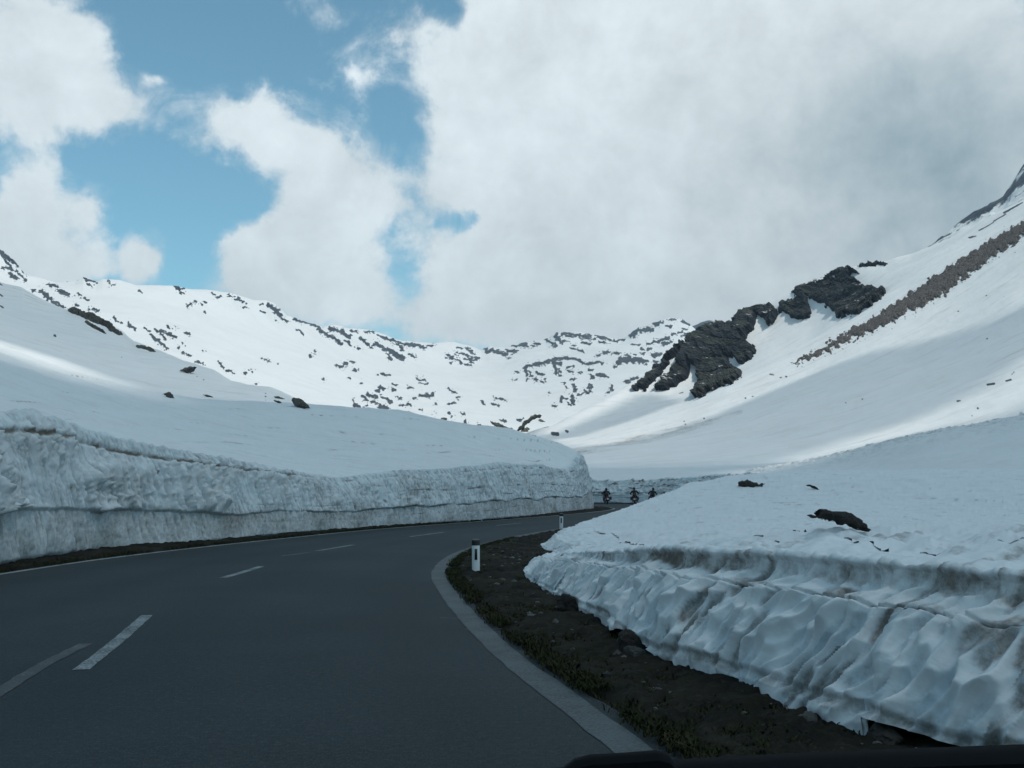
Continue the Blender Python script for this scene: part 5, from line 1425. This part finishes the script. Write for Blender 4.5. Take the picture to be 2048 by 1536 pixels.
# loose gravel on the verge (nobody could count it)
GV = []; GQ = []
base = bmesh.new(); bmesh.ops.create_icosphere(base, subdivisions=1, radius=0.5)
bco = np.array([v.co[:] for v in base.verts]); bf = np.array([[v.index for v in f.verts] for f in base.faces]); base.free()
RP, RL = chain(RIGHT, 0.1)
Rt = np.gradient(RP, axis=0); Rt /= np.linalg.norm(Rt, axis=1, keepdims=True); Rn = np.stack([Rt[:, 1], -Rt[:, 0]], -1)
cnt = 0
for k in range(1500):
    i = rs.randint(170, 520)
    q = RP[i] + Rn[i] * (0.35 + 1.7 * rs.rand())
    s = 0.014 + 0.09 * rs.rand() ** 5
    GV.append(bco * (1 + 0.35 * rs.normal(size=bco.shape)) * s * np.array([1, 1, .6]) + np.array([q[0], q[1], 0.05])); GQ.append(bf + cnt * len(bco)); cnt += 1
o = link('gravel', raw_mesh('gravel', np.concatenate(GV), np.concatenate(GQ)), PALE, smooth=False)
tag(o, 'loose gravel scattered over the bare soil of the verge', 'gravel', kind='stuff')

# ------------------------------------------------------------------ turf along the asphalt
GRASS, gg, gb = material('grass')
pos = gg.new('ShaderNodeNewGeometry').outputs['Position']
gn = gg.noise(pos, 3.0, 4, 0.6); gn2 = gg.noise(pos, 60, 2, 0.6)
gc = gg.mix(gg.ss(gn, 0.35, 0.65), (0.030, 0.038, 0.014), (0.064, 0.056, 0.028))
gg.put(gb.inputs['Base Color'], gg.mix(gg.ss(gn2, 0.3, 0.7), gc, (0.016, 0.019, 0.009)))
gb.inputs['Roughness'].default_value = 0.9; gb.inputs['Specular IOR Level'].default_value = 0.1


def turf(pts, side, n, i0, i1, w0, w1, hmax, label, bias=0.0):
    P, l = chain(pts, 0.1)
    t = np.gradient(P, axis=0); t /= np.linalg.norm(t, axis=1, keepdims=True); nn = np.stack([t[:, 1], -t[:, 0]], -1) * side
    i1 = min(i1, len(P) - 1)
    i = rs.randint(i0, i1, n * 4)
    wid = w0 + (w1 - w0) * rs.rand(len(i)) ** 1.5
    q = P[i] + nn[i] * wid[:, None] + rs.normal(size=(len(i), 2)) * 0.03
    cl = fbm(q[:, 0] * 1.2, q[:, 1] * 1.2, 3.0, 3) + 0.5 * fbm(q[:, 0] * 6, q[:, 1] * 6, 8.0, 2)
    sel = cl > -0.32 - bias + 0.5 * rs.rand(len(i)) - 0.15 + 0.6 * (wid - w0) / (w1 - w0)
    q = q[sel][:n]
    m = len(q)
    h = hmax * (0.35 + 0.65 * rs.rand(m)); a = rs.rand(m) * 6.283; le = (0.3 + 0.9 * rs.rand(m)) * h
    wv = 0.004 + 0.004 * rs.rand(m)
    d1 = np.stack([np.cos(a), np.sin(a)], -1); d2 = np.stack([-np.sin(a), np.cos(a)], -1)
    z0 = 0.022 if side > 0 else 0.01
    def p3(xy, z): return np.concatenate([xy, np.broadcast_to(np.asarray(z, float), (m,))[:, None]], -1)
    b0 = p3(q - d2 * wv[:, None], z0); b1 = p3(q + d2 * wv[:, None], z0)
    mid = q + d1 * (le * 0.3)[:, None]
    m0 = p3(mid - d2 * wv[:, None] * 0.8, z0 + h * 0.6); m1 = p3(mid + d2 * wv[:, None] * 0.8, z0 + h * 0.6)
    tp = q + d1 * le[:, None]
    t0 = p3(tp - d2 * wv[:, None] * 0.15, z0 + h * 0.9); t1 = p3(tp + d2 * wv[:, None] * 0.15, z0 + h * 0.9)
    V = np.stack([b0, b1, m0, m1, t0, t1], 1).reshape(-1, 3)
    k = np.arange(m)[:, None] * 6
    Q = np.concatenate([k + np.array([[0, 1, 3, 2]]), k + np.array([[2, 3, 5, 4]])])
    o = link('grass', raw_mesh('grass', V, Q), GRASS)
    tag(o, label, 'grass', kind='stuff')


turf(RIGHT, 1, 42000, 150, 420, 0.16, 1.5, 0.06, 'short olive turf along the right edge of the asphalt')
turf(RIGHT, 1, 16000, 150, 420, 0.4, 2.4, 0.04, 'sparse flattened turf tufts over the bare soil of the verge', 0.35)
turf(LEFT, -1, 9000, 230, 620, 0.05, 0.7, 0.09, 'thin dry grass between the left edge line and the tall snow wall')

# ------------------------------------------------------------------ delineator posts
WHITEP = plain('post_plastic', (0.74, 0.75, 0.74), 0.45, var=0.08, scale=14)
BLACKP = plain('black_plastic', (0.012, 0.012, 0.014), 0.4, var=0.2, scale=20)
REFL = plain('reflector_lens', (0.018, 0.016, 0.018), 0.18, var=0.15, scale=90)


def prism(bm, prof, z0, z1, dz=0.0):
    """extrude a plan outline upward; dz tilts the top (higher at the back)"""
    n = len(prof)
    lo = [bm.verts.new((x, y, z0)) for x, y in prof]
    ymx = max(p[1] for p in prof); ymn = min(p[1] for p in prof)
    hi = [bm.verts.new((x, y, z1 + dz * (y - ymn) / (ymx - ymn))) for x, y in prof]
    bm.faces.new(lo[::-1]); bm.faces.new(hi)
    for i in range(n):
        bm.faces.new((lo[i], lo[(i + 1) % n], hi[(i + 1) % n], hi[i]))


def bm_obj(name, bm, mat, parent=None, bevel=0.0, smooth=True):
    if bevel:
        bmesh.ops.bevel(bm, geom=bm.edges[:], offset=bevel, segments=2, affect='EDGES', profile=0.6)
    bmesh.ops.recalc_face_normals(bm, faces=bm.faces[:])
    me = bpy.data.meshes.new(name); bm.to_mesh(me); bm.free()
    o = link(name, me, mat, parent, smooth)
    if smooth:
        me.set_sharp_from_angle(angle=R(35))
    return o


def empty(name, loc, rz=0.0):
    o = bpy.data.objects.new(name, None); COL.objects.link(o)
    o.location = loc; o.rotation_euler = (0, 0, rz); o.empty_display_size = 0.2
    return o


def copy_tree(o, parent=None):
    c = o.copy(); COL.objects.link(c)
    if parent is not None: c.parent = parent
    for ch in list(o.children): copy_tree(ch, c)
    return c


def make_post():
    t = empty('delineator_post', (0, 0, 0))
    # hollow-backed triangular profile: rounded front, thin sides
    prof = [(-0.060, 0.0), (-0.045, -0.022), (-0.02, -0.034), (0.02, -0.034), (0.045, -0.022), (0.060, 0.0), (0.052, 0.03), (0.02, 0.05), (-0.02, 0.05), (-0.052, 0.03)]
    bm = bmesh.new(); prism(bm, prof, -0.25, 0.445); bm_obj('post_body', bm, WHITEP, t)
    bm = bmesh.new(); prism(bm, [(x * 1.05, y * 1.06) for x, y in prof], 0.445, 0.525, 0.022); bm_obj('cap', bm, BLACKP, t)
    bm = bmesh.new(); prism(bm, [(-0.021, -0.042), (0.021, -0.042), (0.021, -0.030), (-0.021, -0.030)], 0.225, 0.395); bm_obj('reflector', bm, REFL, t, 0.003)
    return t


post = make_post()
q = gnd(952, 1149)
post.location = (q[0], q[1], 0.0); post.rotation_euler = (0, R(-0.6), R(4))
tag(post, 'nearest white delineator post with black cap, on the grass edge of the right curve', 'delineator post', 'delineator posts along the right edge')
p2 = copy_tree(post)
q = gnd(1122.5, 1060)
p2.location = (q[0], q[1], 0.0); p2.rotation_euler = (0, R(0.8), R(-6))
p2['label'] = 'middle white delineator post, its foot hidden behind the right snow edge'
p3 = copy_tree(post)
p3.location = (12.9, 101.0, 0.0); p3.rotation_euler = (0, 0, R(-20))
p3.location.x = float(ray(1283, 1000)[0] * 101.0)
p3['label'] = 'tiny far delineator post between the second and third motorcycle'

# ------------------------------------------------------------------ motorcycles and riders
PAINTR = plain('dark_red_paint', (0.045, 0.008, 0.008), 0.3, var=0.2)
PAINTB = plain('black_paint', (0.012, 0.013, 0.016), 0.3, var=0.2)
RUBBER = plain('tyre_rubber', (0.016, 0.016, 0.016), 0.85)
STEEL = plain('dull_steel', (0.20, 0.20, 0.21), 0.35, 0.9)
LEATHER = plain('black_leather', (0.014, 0.014, 0.016), 0.55, bump=0.2)
HELM = plain('helmet_shell', (0.016, 0.016, 0.019), 0.25)
GLASS = plain('smoked_screen', (0.05, 0.055, 0.06), 0.12)
LAMP = plain('tail_lens', (0.22, 0.012, 0.010), 0.25)


def box(bm, c, s, taper=1.0):
    r = bmesh.ops.create_cube(bm, size=1.0)
    for v in r['verts']:
        k = taper if v.co.z > 0 else 1.0
        v.co = Vector((c[0] + v.co.x * s[0] * k, c[1] + v.co.y * s[1], c[2] + v.co.z * s[2]))


def cyl(bm, a, b, r1, r2=None, seg=12):
    a = Vector(a); b = Vector(b); d = b - a
    M = Matrix.Translation((a + b) / 2) @ d.to_track_quat('Z', 'Y').to_matrix().to_4x4()
    bmesh.ops.create_cone(bm, cap_ends=True, segments=seg, radius1=r1, radius2=r1 if r2 is None else r2, depth=d.length, matrix=M)


def ell(bm, c, s, seg=18):
    M = Matrix.Translation(c) @ Matrix.Diagonal((s[0], s[1], s[2], 1))
    bmesh.ops.create_uvsphere(bm, u_segments=seg, v_segments=seg // 2, radius=1.0, matrix=M)


def torus(bm, c, R0, r, seg=32, ring=10, axis='X'):
    vs = []
    for i in range(seg):
        a = 2 * math.pi * i / seg
        for j in range(ring):
            b = 2 * math.pi * j / ring
            rr = R0 + r * math.cos(b)
            vs.append(bm.verts.new((c[0] + r * 1.15 * math.sin(b), c[1] + rr * math.cos(a), c[2] + rr * math.sin(a))))
    for i in range(seg):
        for j in range(ring):
            bm.faces.new((vs[i * ring + j], vs[i * ring + (j + 1) % ring], vs[((i + 1) % seg) * ring + (j + 1) % ring], vs[((i + 1) % seg) * ring + j]))


def make_bike(paint, panniers=True, topbox=False):
    t = empty('motorcycle', (0, 0, 0))                       # +Y is its front
    for y, w in ((-0.72, 0.085), (0.72, 0.06)):
        bm = bmesh.new(); torus(bm, (0, y, 0.32), 0.255, w * 0.75); tyre = bm_obj('wheel', bm, RUBBER, t)
        bm = bmesh.new(); torus(bm, (0, y, 0.32), 0.195, 0.018, 28, 6); cyl(bm, (-0.08, y, 0.32), (0.08, y, 0.32), 0.05)
        for k in range(5):
            a = 2 * math.pi * k / 5
            cyl(bm, (0, y, 0.32), (0, y + 0.19 * math.cos(a), 0.32 + 0.19 * math.sin(a)), 0.014, seg=6)
        bm_obj('rim', bm, STEEL, tyre)
    bm = bmesh.new()
    ell(bm, (0, 0.12, 0.50), (0.20, 0.34, 0.22)); cyl(bm, (-0.24, 0.10, 0.46), (0.24, 0.10, 0.46), 0.11)
    cyl(bm, (-0.14, -0.1, 0.42), (-0.07, -0.72, 0.32), 0.035); cyl(bm, (0.14, -0.1, 0.42), (0.07, -0.72, 0.32), 0.035)
    bm_obj('engine', bm, STEEL, t)
    bm = bmesh.new(); ell(bm, (0, 0.22, 0.86), (0.17, 0.33, 0.16)); ell(bm, (0, 0.62, 0.86), (0.24, 0.26, 0.22)); box(bm, (0, -0.62, 0.78), (0.20, 0.50, 0.14), 0.75)
    bm_obj('bodywork', bm, paint, t)
    bm = bmesh.new(); ell(bm, (0, -0.28, 0.84), (0.17, 0.42, 0.075)); bm_obj('seat', bm, LEATHER, t)
    bm = bmesh.new(); cyl(bm, (-0.09, 0.46, 0.98), (-0.09, 0.72, 0.32), 0.03); cyl(bm, (0.09, 0.46, 0.98), (0.09, 0.72, 0.32), 0.03); bm_obj('fork', bm, STEEL, t)
    bm = bmesh.new(); cyl(bm, (-0.40, 0.26, 1.06), (-0.12, 0.42, 1.02), 0.016); cyl(bm, (0.40, 0.26, 1.06), (0.12, 0.42, 1.02), 0.016); cyl(bm, (-0.13, 0.42, 1.02), (0.13, 0.42, 1.02), 0.018)
    hb = bm_obj('handlebar', bm, BLACKP, t)
    for s in (-1, 1):
        bm = bmesh.new(); ell(bm, (s * 0.44, 0.40, 1.18), (0.085, 0.025, 0.05)); cyl(bm, (s * 0.34, 0.32, 1.05), (s * 0.42, 0.40, 1.17), 0.01, seg=6); bm_obj('mirror', bm, BLACKP, t)
        bm = bmesh.new(); cyl(bm, (s * 0.20, -0.15, 0.34), (s * 0.26, -0.95, 0.50), 0.045, 0.055); bm_obj('exhaust', bm, STEEL, t)
        if panniers:
            bm = bmesh.new(); box(bm, (s * 0.36, -0.62, 0.66), (0.20, 0.44, 0.36), 0.92); bm_obj('pannier', bm, paint, t, 0.03)
    bm = bmesh.new()
    g_ = [(-0.20, 0.66, 1.00), (0.20, 0.66, 1.00), (0.15, 0.50, 1.30), (-0.15, 0.50, 1.30)]
    vs = [bm.verts.new(p) for p in g_] + [bm.verts.new((x, y + 0.012, z)) for x, y, z in g_]
    for f in ((0, 1, 2, 3), (7, 6, 5, 4), (0, 4, 5, 1), (1, 5, 6, 2), (2, 6, 7, 3), (3, 7, 4, 0)): bm.faces.new([vs[i] for i in f])
    bm_obj('windscreen', bm, GLASS, t)
    bm = bmesh.new(); box(bm, (0, -0.88, 0.80), (0.18, 0.04, 0.06)); bm_obj('tail_lamp', bm, LAMP, t, 0.01)
    bm = bmesh.new(); box(bm, (0, -0.98, 0.56), (0.19, 0.008, 0.15)); box(bm, (0, -0.93, 0.68), (0.10, 0.12, 0.03)); bm_obj('licence_plate', bm, WHITEP, t)
    bm = bmesh.new(); box(bm, (0, -0.86, 0.50), (0.17, 0.30, 0.02)); bm_obj('rear_mudguard', bm, BLACKP, t)
    if topbox:
        bm = bmesh.new(); box(bm, (0, -0.82, 1.02), (0.44, 0.36, 0.28), 0.9); bm_obj('top_box', bm, paint, t, 0.04)
    return t


def skin(name, verts, edges, mat, root=0, sub=2):
    me = bpy.data.meshes.new(name)
    me.from_pydata([v[0] for v in verts], edges, [])
    o = bpy.data.objects.new(name, me); COL.objects.link(o)
    m = o.modifiers.new('skin', 'SKIN'); m.use_smooth_shade = True
    for i, v in enumerate(verts):
        sv = me.skin_vertices[0].data[i]
        r = v[1] if isinstance(v[1], tuple) else (v[1], v[1])
        sv.radius = r; sv.use_root = (i == root)
    s = o.modifiers.new('sub', 'SUBSURF'); s.levels = sub; s.render_levels = sub
    dg = bpy.context.evaluated_depsgraph_get()
    me2 = bpy.data.meshes.new_from_object(o.evaluated_get(dg)); me2.name = name
    o.modifiers.clear(); o.data = me2; me2.materials.clear(); me2.materials.append(mat); me2.shade_smooth()
    return o


def make_rider(lean=0.0, twist=0.0, tall=1.0):
    """seated rider in black gear, hands closed on the grips (bike coordinates)"""
    v = []; e = []
    def add(p, r, par=None):
        v.append(((p[0] + lean * (p[2] - 0.9), p[1], 0.9 + (p[2] - 0.9) * tall), r)); i = len(v) - 1
        if par is not None: e.append((par, i))
        return i
    pel = add((0, -0.22, 0.95), (0.17, 0.14))
    wa = add((0, -0.20, 1.10), (0.22, 0.15), pel)
    ch = add((0, -0.12, 1.30), (0.25, 0.17), wa)
    sh = add((0, -0.06, 1.42), (0.16, 0.11), ch)
    nk = add((0, -0.01, 1.50), 0.065, sh)
    hd = add((0, 0.03, 1.60), (0.085, 0.10), nk); add((0, 0.04, 1.70), (0.075, 0.085), hd)
    for s in (-1, 1):
        a = add((s * 0.22, -0.05, 1.38), 0.105, sh)
        b = add((s * 0.41, 0.02, 1.17), 0.085, a)
        c = add((s * 0.385, 0.22, 1.07), 0.045, b)
        h = add((s * 0.375, 0.26, 1.075), (0.045, 0.025), c)
        for k in range(4):
            f = add((s * (0.34 + 0.022 * k), 0.30, 1.085), 0.010, h); f2 = add((s * (0.34 + 0.022 * k), 0.305, 1.055), 0.009, f); add((s * (0.34 + 0.022 * k), 0.28, 1.04), 0.008, f2)
        th = add((s * 0.335, 0.25, 1.05), 0.011, h); add((s * 0.335, 0.275, 1.035), 0.009, th)
        hp = add((s * 0.11, -0.18, 0.92), 0.11, pel)
        kn = add((s * 0.29, 0.20, 0.78), 0.10, hp)
        an = add((s * 0.26, -0.12, 0.42), 0.08, kn)
        add((s * 0.27, 0.08, 0.36), (0.045, 0.035), an)
    o = skin('person', v, e, LEATHER)
    bm = bmesh.new()
    hx = lean * 0.72
    ell(bm, (hx, 0.03, 0.9 + 0.75 * tall), (0.135, 0.165, 0.15), 20)
    hm = bm_obj('helmet', bm, HELM, o)
    bm = bmesh.new(); ell(bm, (hx, 0.09, 0.9 + 0.76 * tall), (0.118, 0.115, 0.055), 16); bm_obj('visor', bm, GLASS, hm)
    return o


def ride(px, d, rz, bike, rider, lab_b, lab_r, roll=0.0):
    x = float(ray(px, 1000)[0] * d)
    bike.location = (x, d, 0.004); bike.rotation_euler = (0, roll, rz)
    rider.location = (x, d, 0.004); rider.rotation_euler = (0, roll, rz)
    bike.scale = rider.scale = (0.84, 0.84, 0.84)
    tag(bike, lab_b, 'motorcycle', 'motorcycles riding up the pass')
    tag(rider, lab_r, 'person', 'riders on the motorcycles')


ride(1212, 95, R(6), make_bike(PAINTR, True, False), make_rider(0.02), 'dark red touring motorcycle with side cases, nearest to the tall left wall', 'rider in black on the left motorcycle, back turned', R(1))
ride(1270, 92, R(-8), make_bike(PAINTR, True, True), make_rider(-0.03, 0, 1.08), 'middle motorcycle with top box, in front of the far snow wall', 'tall rider in black with elbows out on the middle motorcycle', R(-2))
ride(1303, 90, R(-16), make_bike(PAINTB, False, False), make_rider(0.10, 0, 1.02), 'rightmost motorcycle, its wheels hidden by the snow bank', 'rider in black leaning to the right on the rightmost motorcycle', R(4))

# ------------------------------------------------------------------ the car the picture was taken from: cowl, wiper and bonnet edge
CAR = empty('car', (0, 1.0, 0.0))
tag(CAR, 'black windscreen cowl and resting wiper of the car, along the lower right edge', 'car')
COWL = plain('cowl_plastic', (0.005, 0.006, 0.007), 0.9, spec=0.08, var=0.2, scale=60)
WIPER = plain('wiper_paint', (0.004, 0.005, 0.006), 0.8, spec=0.1, var=0.2, scale=60)


def swept(name, rows, mat):
    """closed bar lofted through rows of section points"""
    bm = bmesh.new(); rr = [[bm.verts.new(p) for p in r] for r in rows]
    n = len(rows[0])
    for a, b in zip(rr[:-1], rr[1:]):
        for i in range(n): bm.faces.new((a[i], a[(i + 1) % n], b[(i + 1) % n], b[i]))
    bm.faces.new(rr[0][::-1]); bm.faces.new(rr[-1])
    o = bm_obj(name, bm, mat, CAR)
    return o


def on(px, py, d):
    p = pix(px, py, d); return Vector((p[0], p[1] - 1.0, p[2]))


def bar(pts, top, deep, thick):
    rows = []
    for px, py, d in pts:
        p = on(px, py, d)
        rows.append([p + Vector((0, -thick, -0.004)), p + Vector((0, -thick * 0.4, 0)), p + Vector((0, thick * 0.4, 0)), p + Vector((0, thick, -0.006)), p + Vector((0, thick, -deep)), p + Vector((0, -thick, -deep))])
    return rows


swept('cowl', bar([(1080, 1545, 0.95), (1250, 1532, 0.93), (1420, 1522, 0.91), (1600, 1513, 0.89), (1800, 1505, 0.87), (2048, 1496, 0.85), (2400, 1490, 0.82)], 0, 0.06, 0.03), COWL)
swept('wiper_arm', bar([(1128, 1536, 0.84), (1150, 1519, 0.84), (1180, 1512, 0.84), (1250, 1508, 0.84), (1312, 1503, 0.84), (1335, 1508, 0.84), (1352, 1527, 0.84)], 0, 0.03, 0.012), WIPER)

# ------------------------------------------------------------------ added out-of-view cloud sheet, its outline cut to shade the near ground
LIT = [[(1085, 868), (1100, 850), (1181, 808), (1300, 735), (1366, 640), (1700, 480), (2100, -50), (2700, -300), (2700, 250), (2048, 612), (1900, 665), (1750, 702), (1620, 748), (1500, 800), (1400, 842), (1300, 872), (1210, 893), (1150, 893)],
       [(1480, 955), (1600, 912), (1700, 880), (1850, 838), (1960, 785), (2048, 720), (2400, 540), (2400, 620), (2048, 822), (1900, 850), (1800, 874), (1700, 900), (1560, 945)],
       [(-400, 545), (0, 684), (120, 722), (230, 768), (330, 806), (250, 796), (120, 746), (0, 702), (-400, 580)]]
DARKP = [[(1110, 868), (1290, 782), (1372, 800), (1300, 828), (1200, 862), (1140, 880)]]
HC = 800.0


def build_shade_cloud():
    step = 3.2
    off = np.array([SUN_DIR.x, SUN_DIR.y]) / SUN_DIR.z * HC
    xs = np.arange(off[0] - 330, off[0] + 420, step); ys = np.arange(off[1] - 160, off[1] + 640, step)
    gx, gy = np.meshgrid(xs, ys)
    M = np.zeros(gx.shape); D = -SUN_DIR
    hp = np.full(gx.shape + (3,), np.nan); host = np.empty(gx.shape, object)
    names = [n for n in HOSTS]
    for j in range(gx.shape[0]):
        for i in range(gx.shape[1]):
            h = cast(Vector((gx[j, i], gy[j, i], HC)), D, names)
            if h is None: 
                host[j, i] = 'ground'; t = HC / SUN_DIR.z; p = Vector((gx[j, i], gy[j, i], HC)) + D * t
            else:
                host[j, i] = h[3]; p = h[0]
            hp[j, i] = p[:]
    px, py = proj(hp)
    Q = np.stack([px, py], -1)
    lit = np.zeros(gx.shape, bool)
    for p in LIT: lit |= inside(Q, p)
    for p in DARKP: lit &= ~inside(Q, p)
    fr = hp[..., 1] > 8
    lit &= fr
    r = np.hypot(hp[..., 0], hp[..., 1])
    shade = ~lit & (host != 'cirque')
    shade &= (r < 520)
    M = shade.astype(float)
    k = np.array([1, 2, 1.]) / 4
    for _ in range(1):
        M = sum(np.roll(M, s, 0) * w for s, w in zip((-1, 0, 1), k)); M = sum(np.roll(M, s, 1) * w for s, w in zip((-1, 0, 1), k))
    M[0] = M[-1] = 0; M[:, 0] = M[:, -1] = 0
    M = M + 0.10 * fbm(gx * 0.05, gy * 0.05, 2, 3)
    edge = sstep(M, 0.5, 1.0)
    top = 1.5 * edge + 3.0 * edge * np.abs(fbm(gx * 0.02, gy * 0.02, 1, 4))
    bot = -1.0 * edge - 1.5 * edge * np.abs(fbm(gx * 0.02, gy * 0.02, 5, 3))
    ok = M > 0.5
    keep = (ok[:-1, :-1].astype(int) + ok[1:, :-1] + ok[:-1, 1:] + ok[1:, 1:]) >= 3
    Vt = np.stack([gx, gy, HC + top], -1); Vb = np.stack([gx, gy, HC + bot], -1)
    q1 = grid_quads(*gx.shape, keep); q2 = grid_quads(*gx.shape, keep, off=gx.size, flip=True)
    thin = np.where((host == 'slope') | (host == 'side'), 0.36, 0.09) + 0.08 * fbm(gx * 0.012, gy * 0.012, 8, 3)  # share of sun let through, set higher above the two hillsides
    for _ in range(6):
        thin = (thin + np.roll(thin, 1, 0) + np.roll(thin, -1, 0) + np.roll(thin, 1, 1) + np.roll(thin, -1, 1)) / 5
    V, Qd, at = compact(np.concatenate([Vt.reshape(-1, 3), Vb.reshape(-1, 3)]), np.concatenate([q1, q2]), {'thin': np.concatenate([np.sqrt(np.clip(thin, 0, 1)).ravel()] * 2)})
    m = bpy.data.materials.new('shade_cloud_white'); m.use_nodes = True; m.node_tree.nodes.clear(); g = NG(m.node_tree)
    a = g.new('ShaderNodeBsdfDiffuse'); b = g.new('ShaderNodeBsdfTranslucent'); s = g.new('ShaderNodeMixShader'); o = g.new('ShaderNodeOutputMaterial')
    a.inputs[0].default_value = (0.9, 0.9, 0.9, 1); b.inputs[0].default_value = (0.9, 0.9, 0.9, 1); s.inputs[0].default_value = 0.5
    m.node_tree.links.new(a.outputs[0], s.inputs[1]); m.node_tree.links.new(b.outputs[0], s.inputs[2]); tr = g.new('ShaderNodeBsdfTransparent'); s2 = g.new('ShaderNodeMixShader'); g.put(s2.inputs[0], attr(g, 'thin'))
    m.node_tree.links.new(s.outputs[0], s2.inputs[1]); m.node_tree.links.new(tr.outputs[0], s2.inputs[2]); m.node_tree.links.new(s2.outputs[0], o.inputs[0])
    ob = link('shade_cloud', raw_mesh('shade_cloud', V, Qd, at), m)
    tag(ob, kind='structure')


build_shade_cloud()

# ------------------------------------------------------------------ mountain air
bm = bmesh.new(); box(bm, (0, 600, 224), (8400, 9000, 453.0))
me = bpy.data.meshes.new('haze'); bm.to_mesh(me); bm.free()
hz = bpy.data.objects.new('haze', me); COL.objects.link(hz)
hm_ = bpy.data.materials.new('haze_air'); hm_.use_nodes = True; hm_.node_tree.nodes.clear(); g = NG(hm_.node_tree)
v = g.new('ShaderNodeVolumePrincipled'); v.inputs['Color'].default_value = (0.72, 0.86, 1.0, 1); v.inputs['Density'].default_value = 0.00018; v.inputs['Anisotropy'].default_value = 0.3
o = g.new('ShaderNodeOutputMaterial'); hm_.node_tree.links.new(v.outputs[0], o.inputs['Volume'])
me.materials.append(hm_)
tag(hz, kind='stuff')
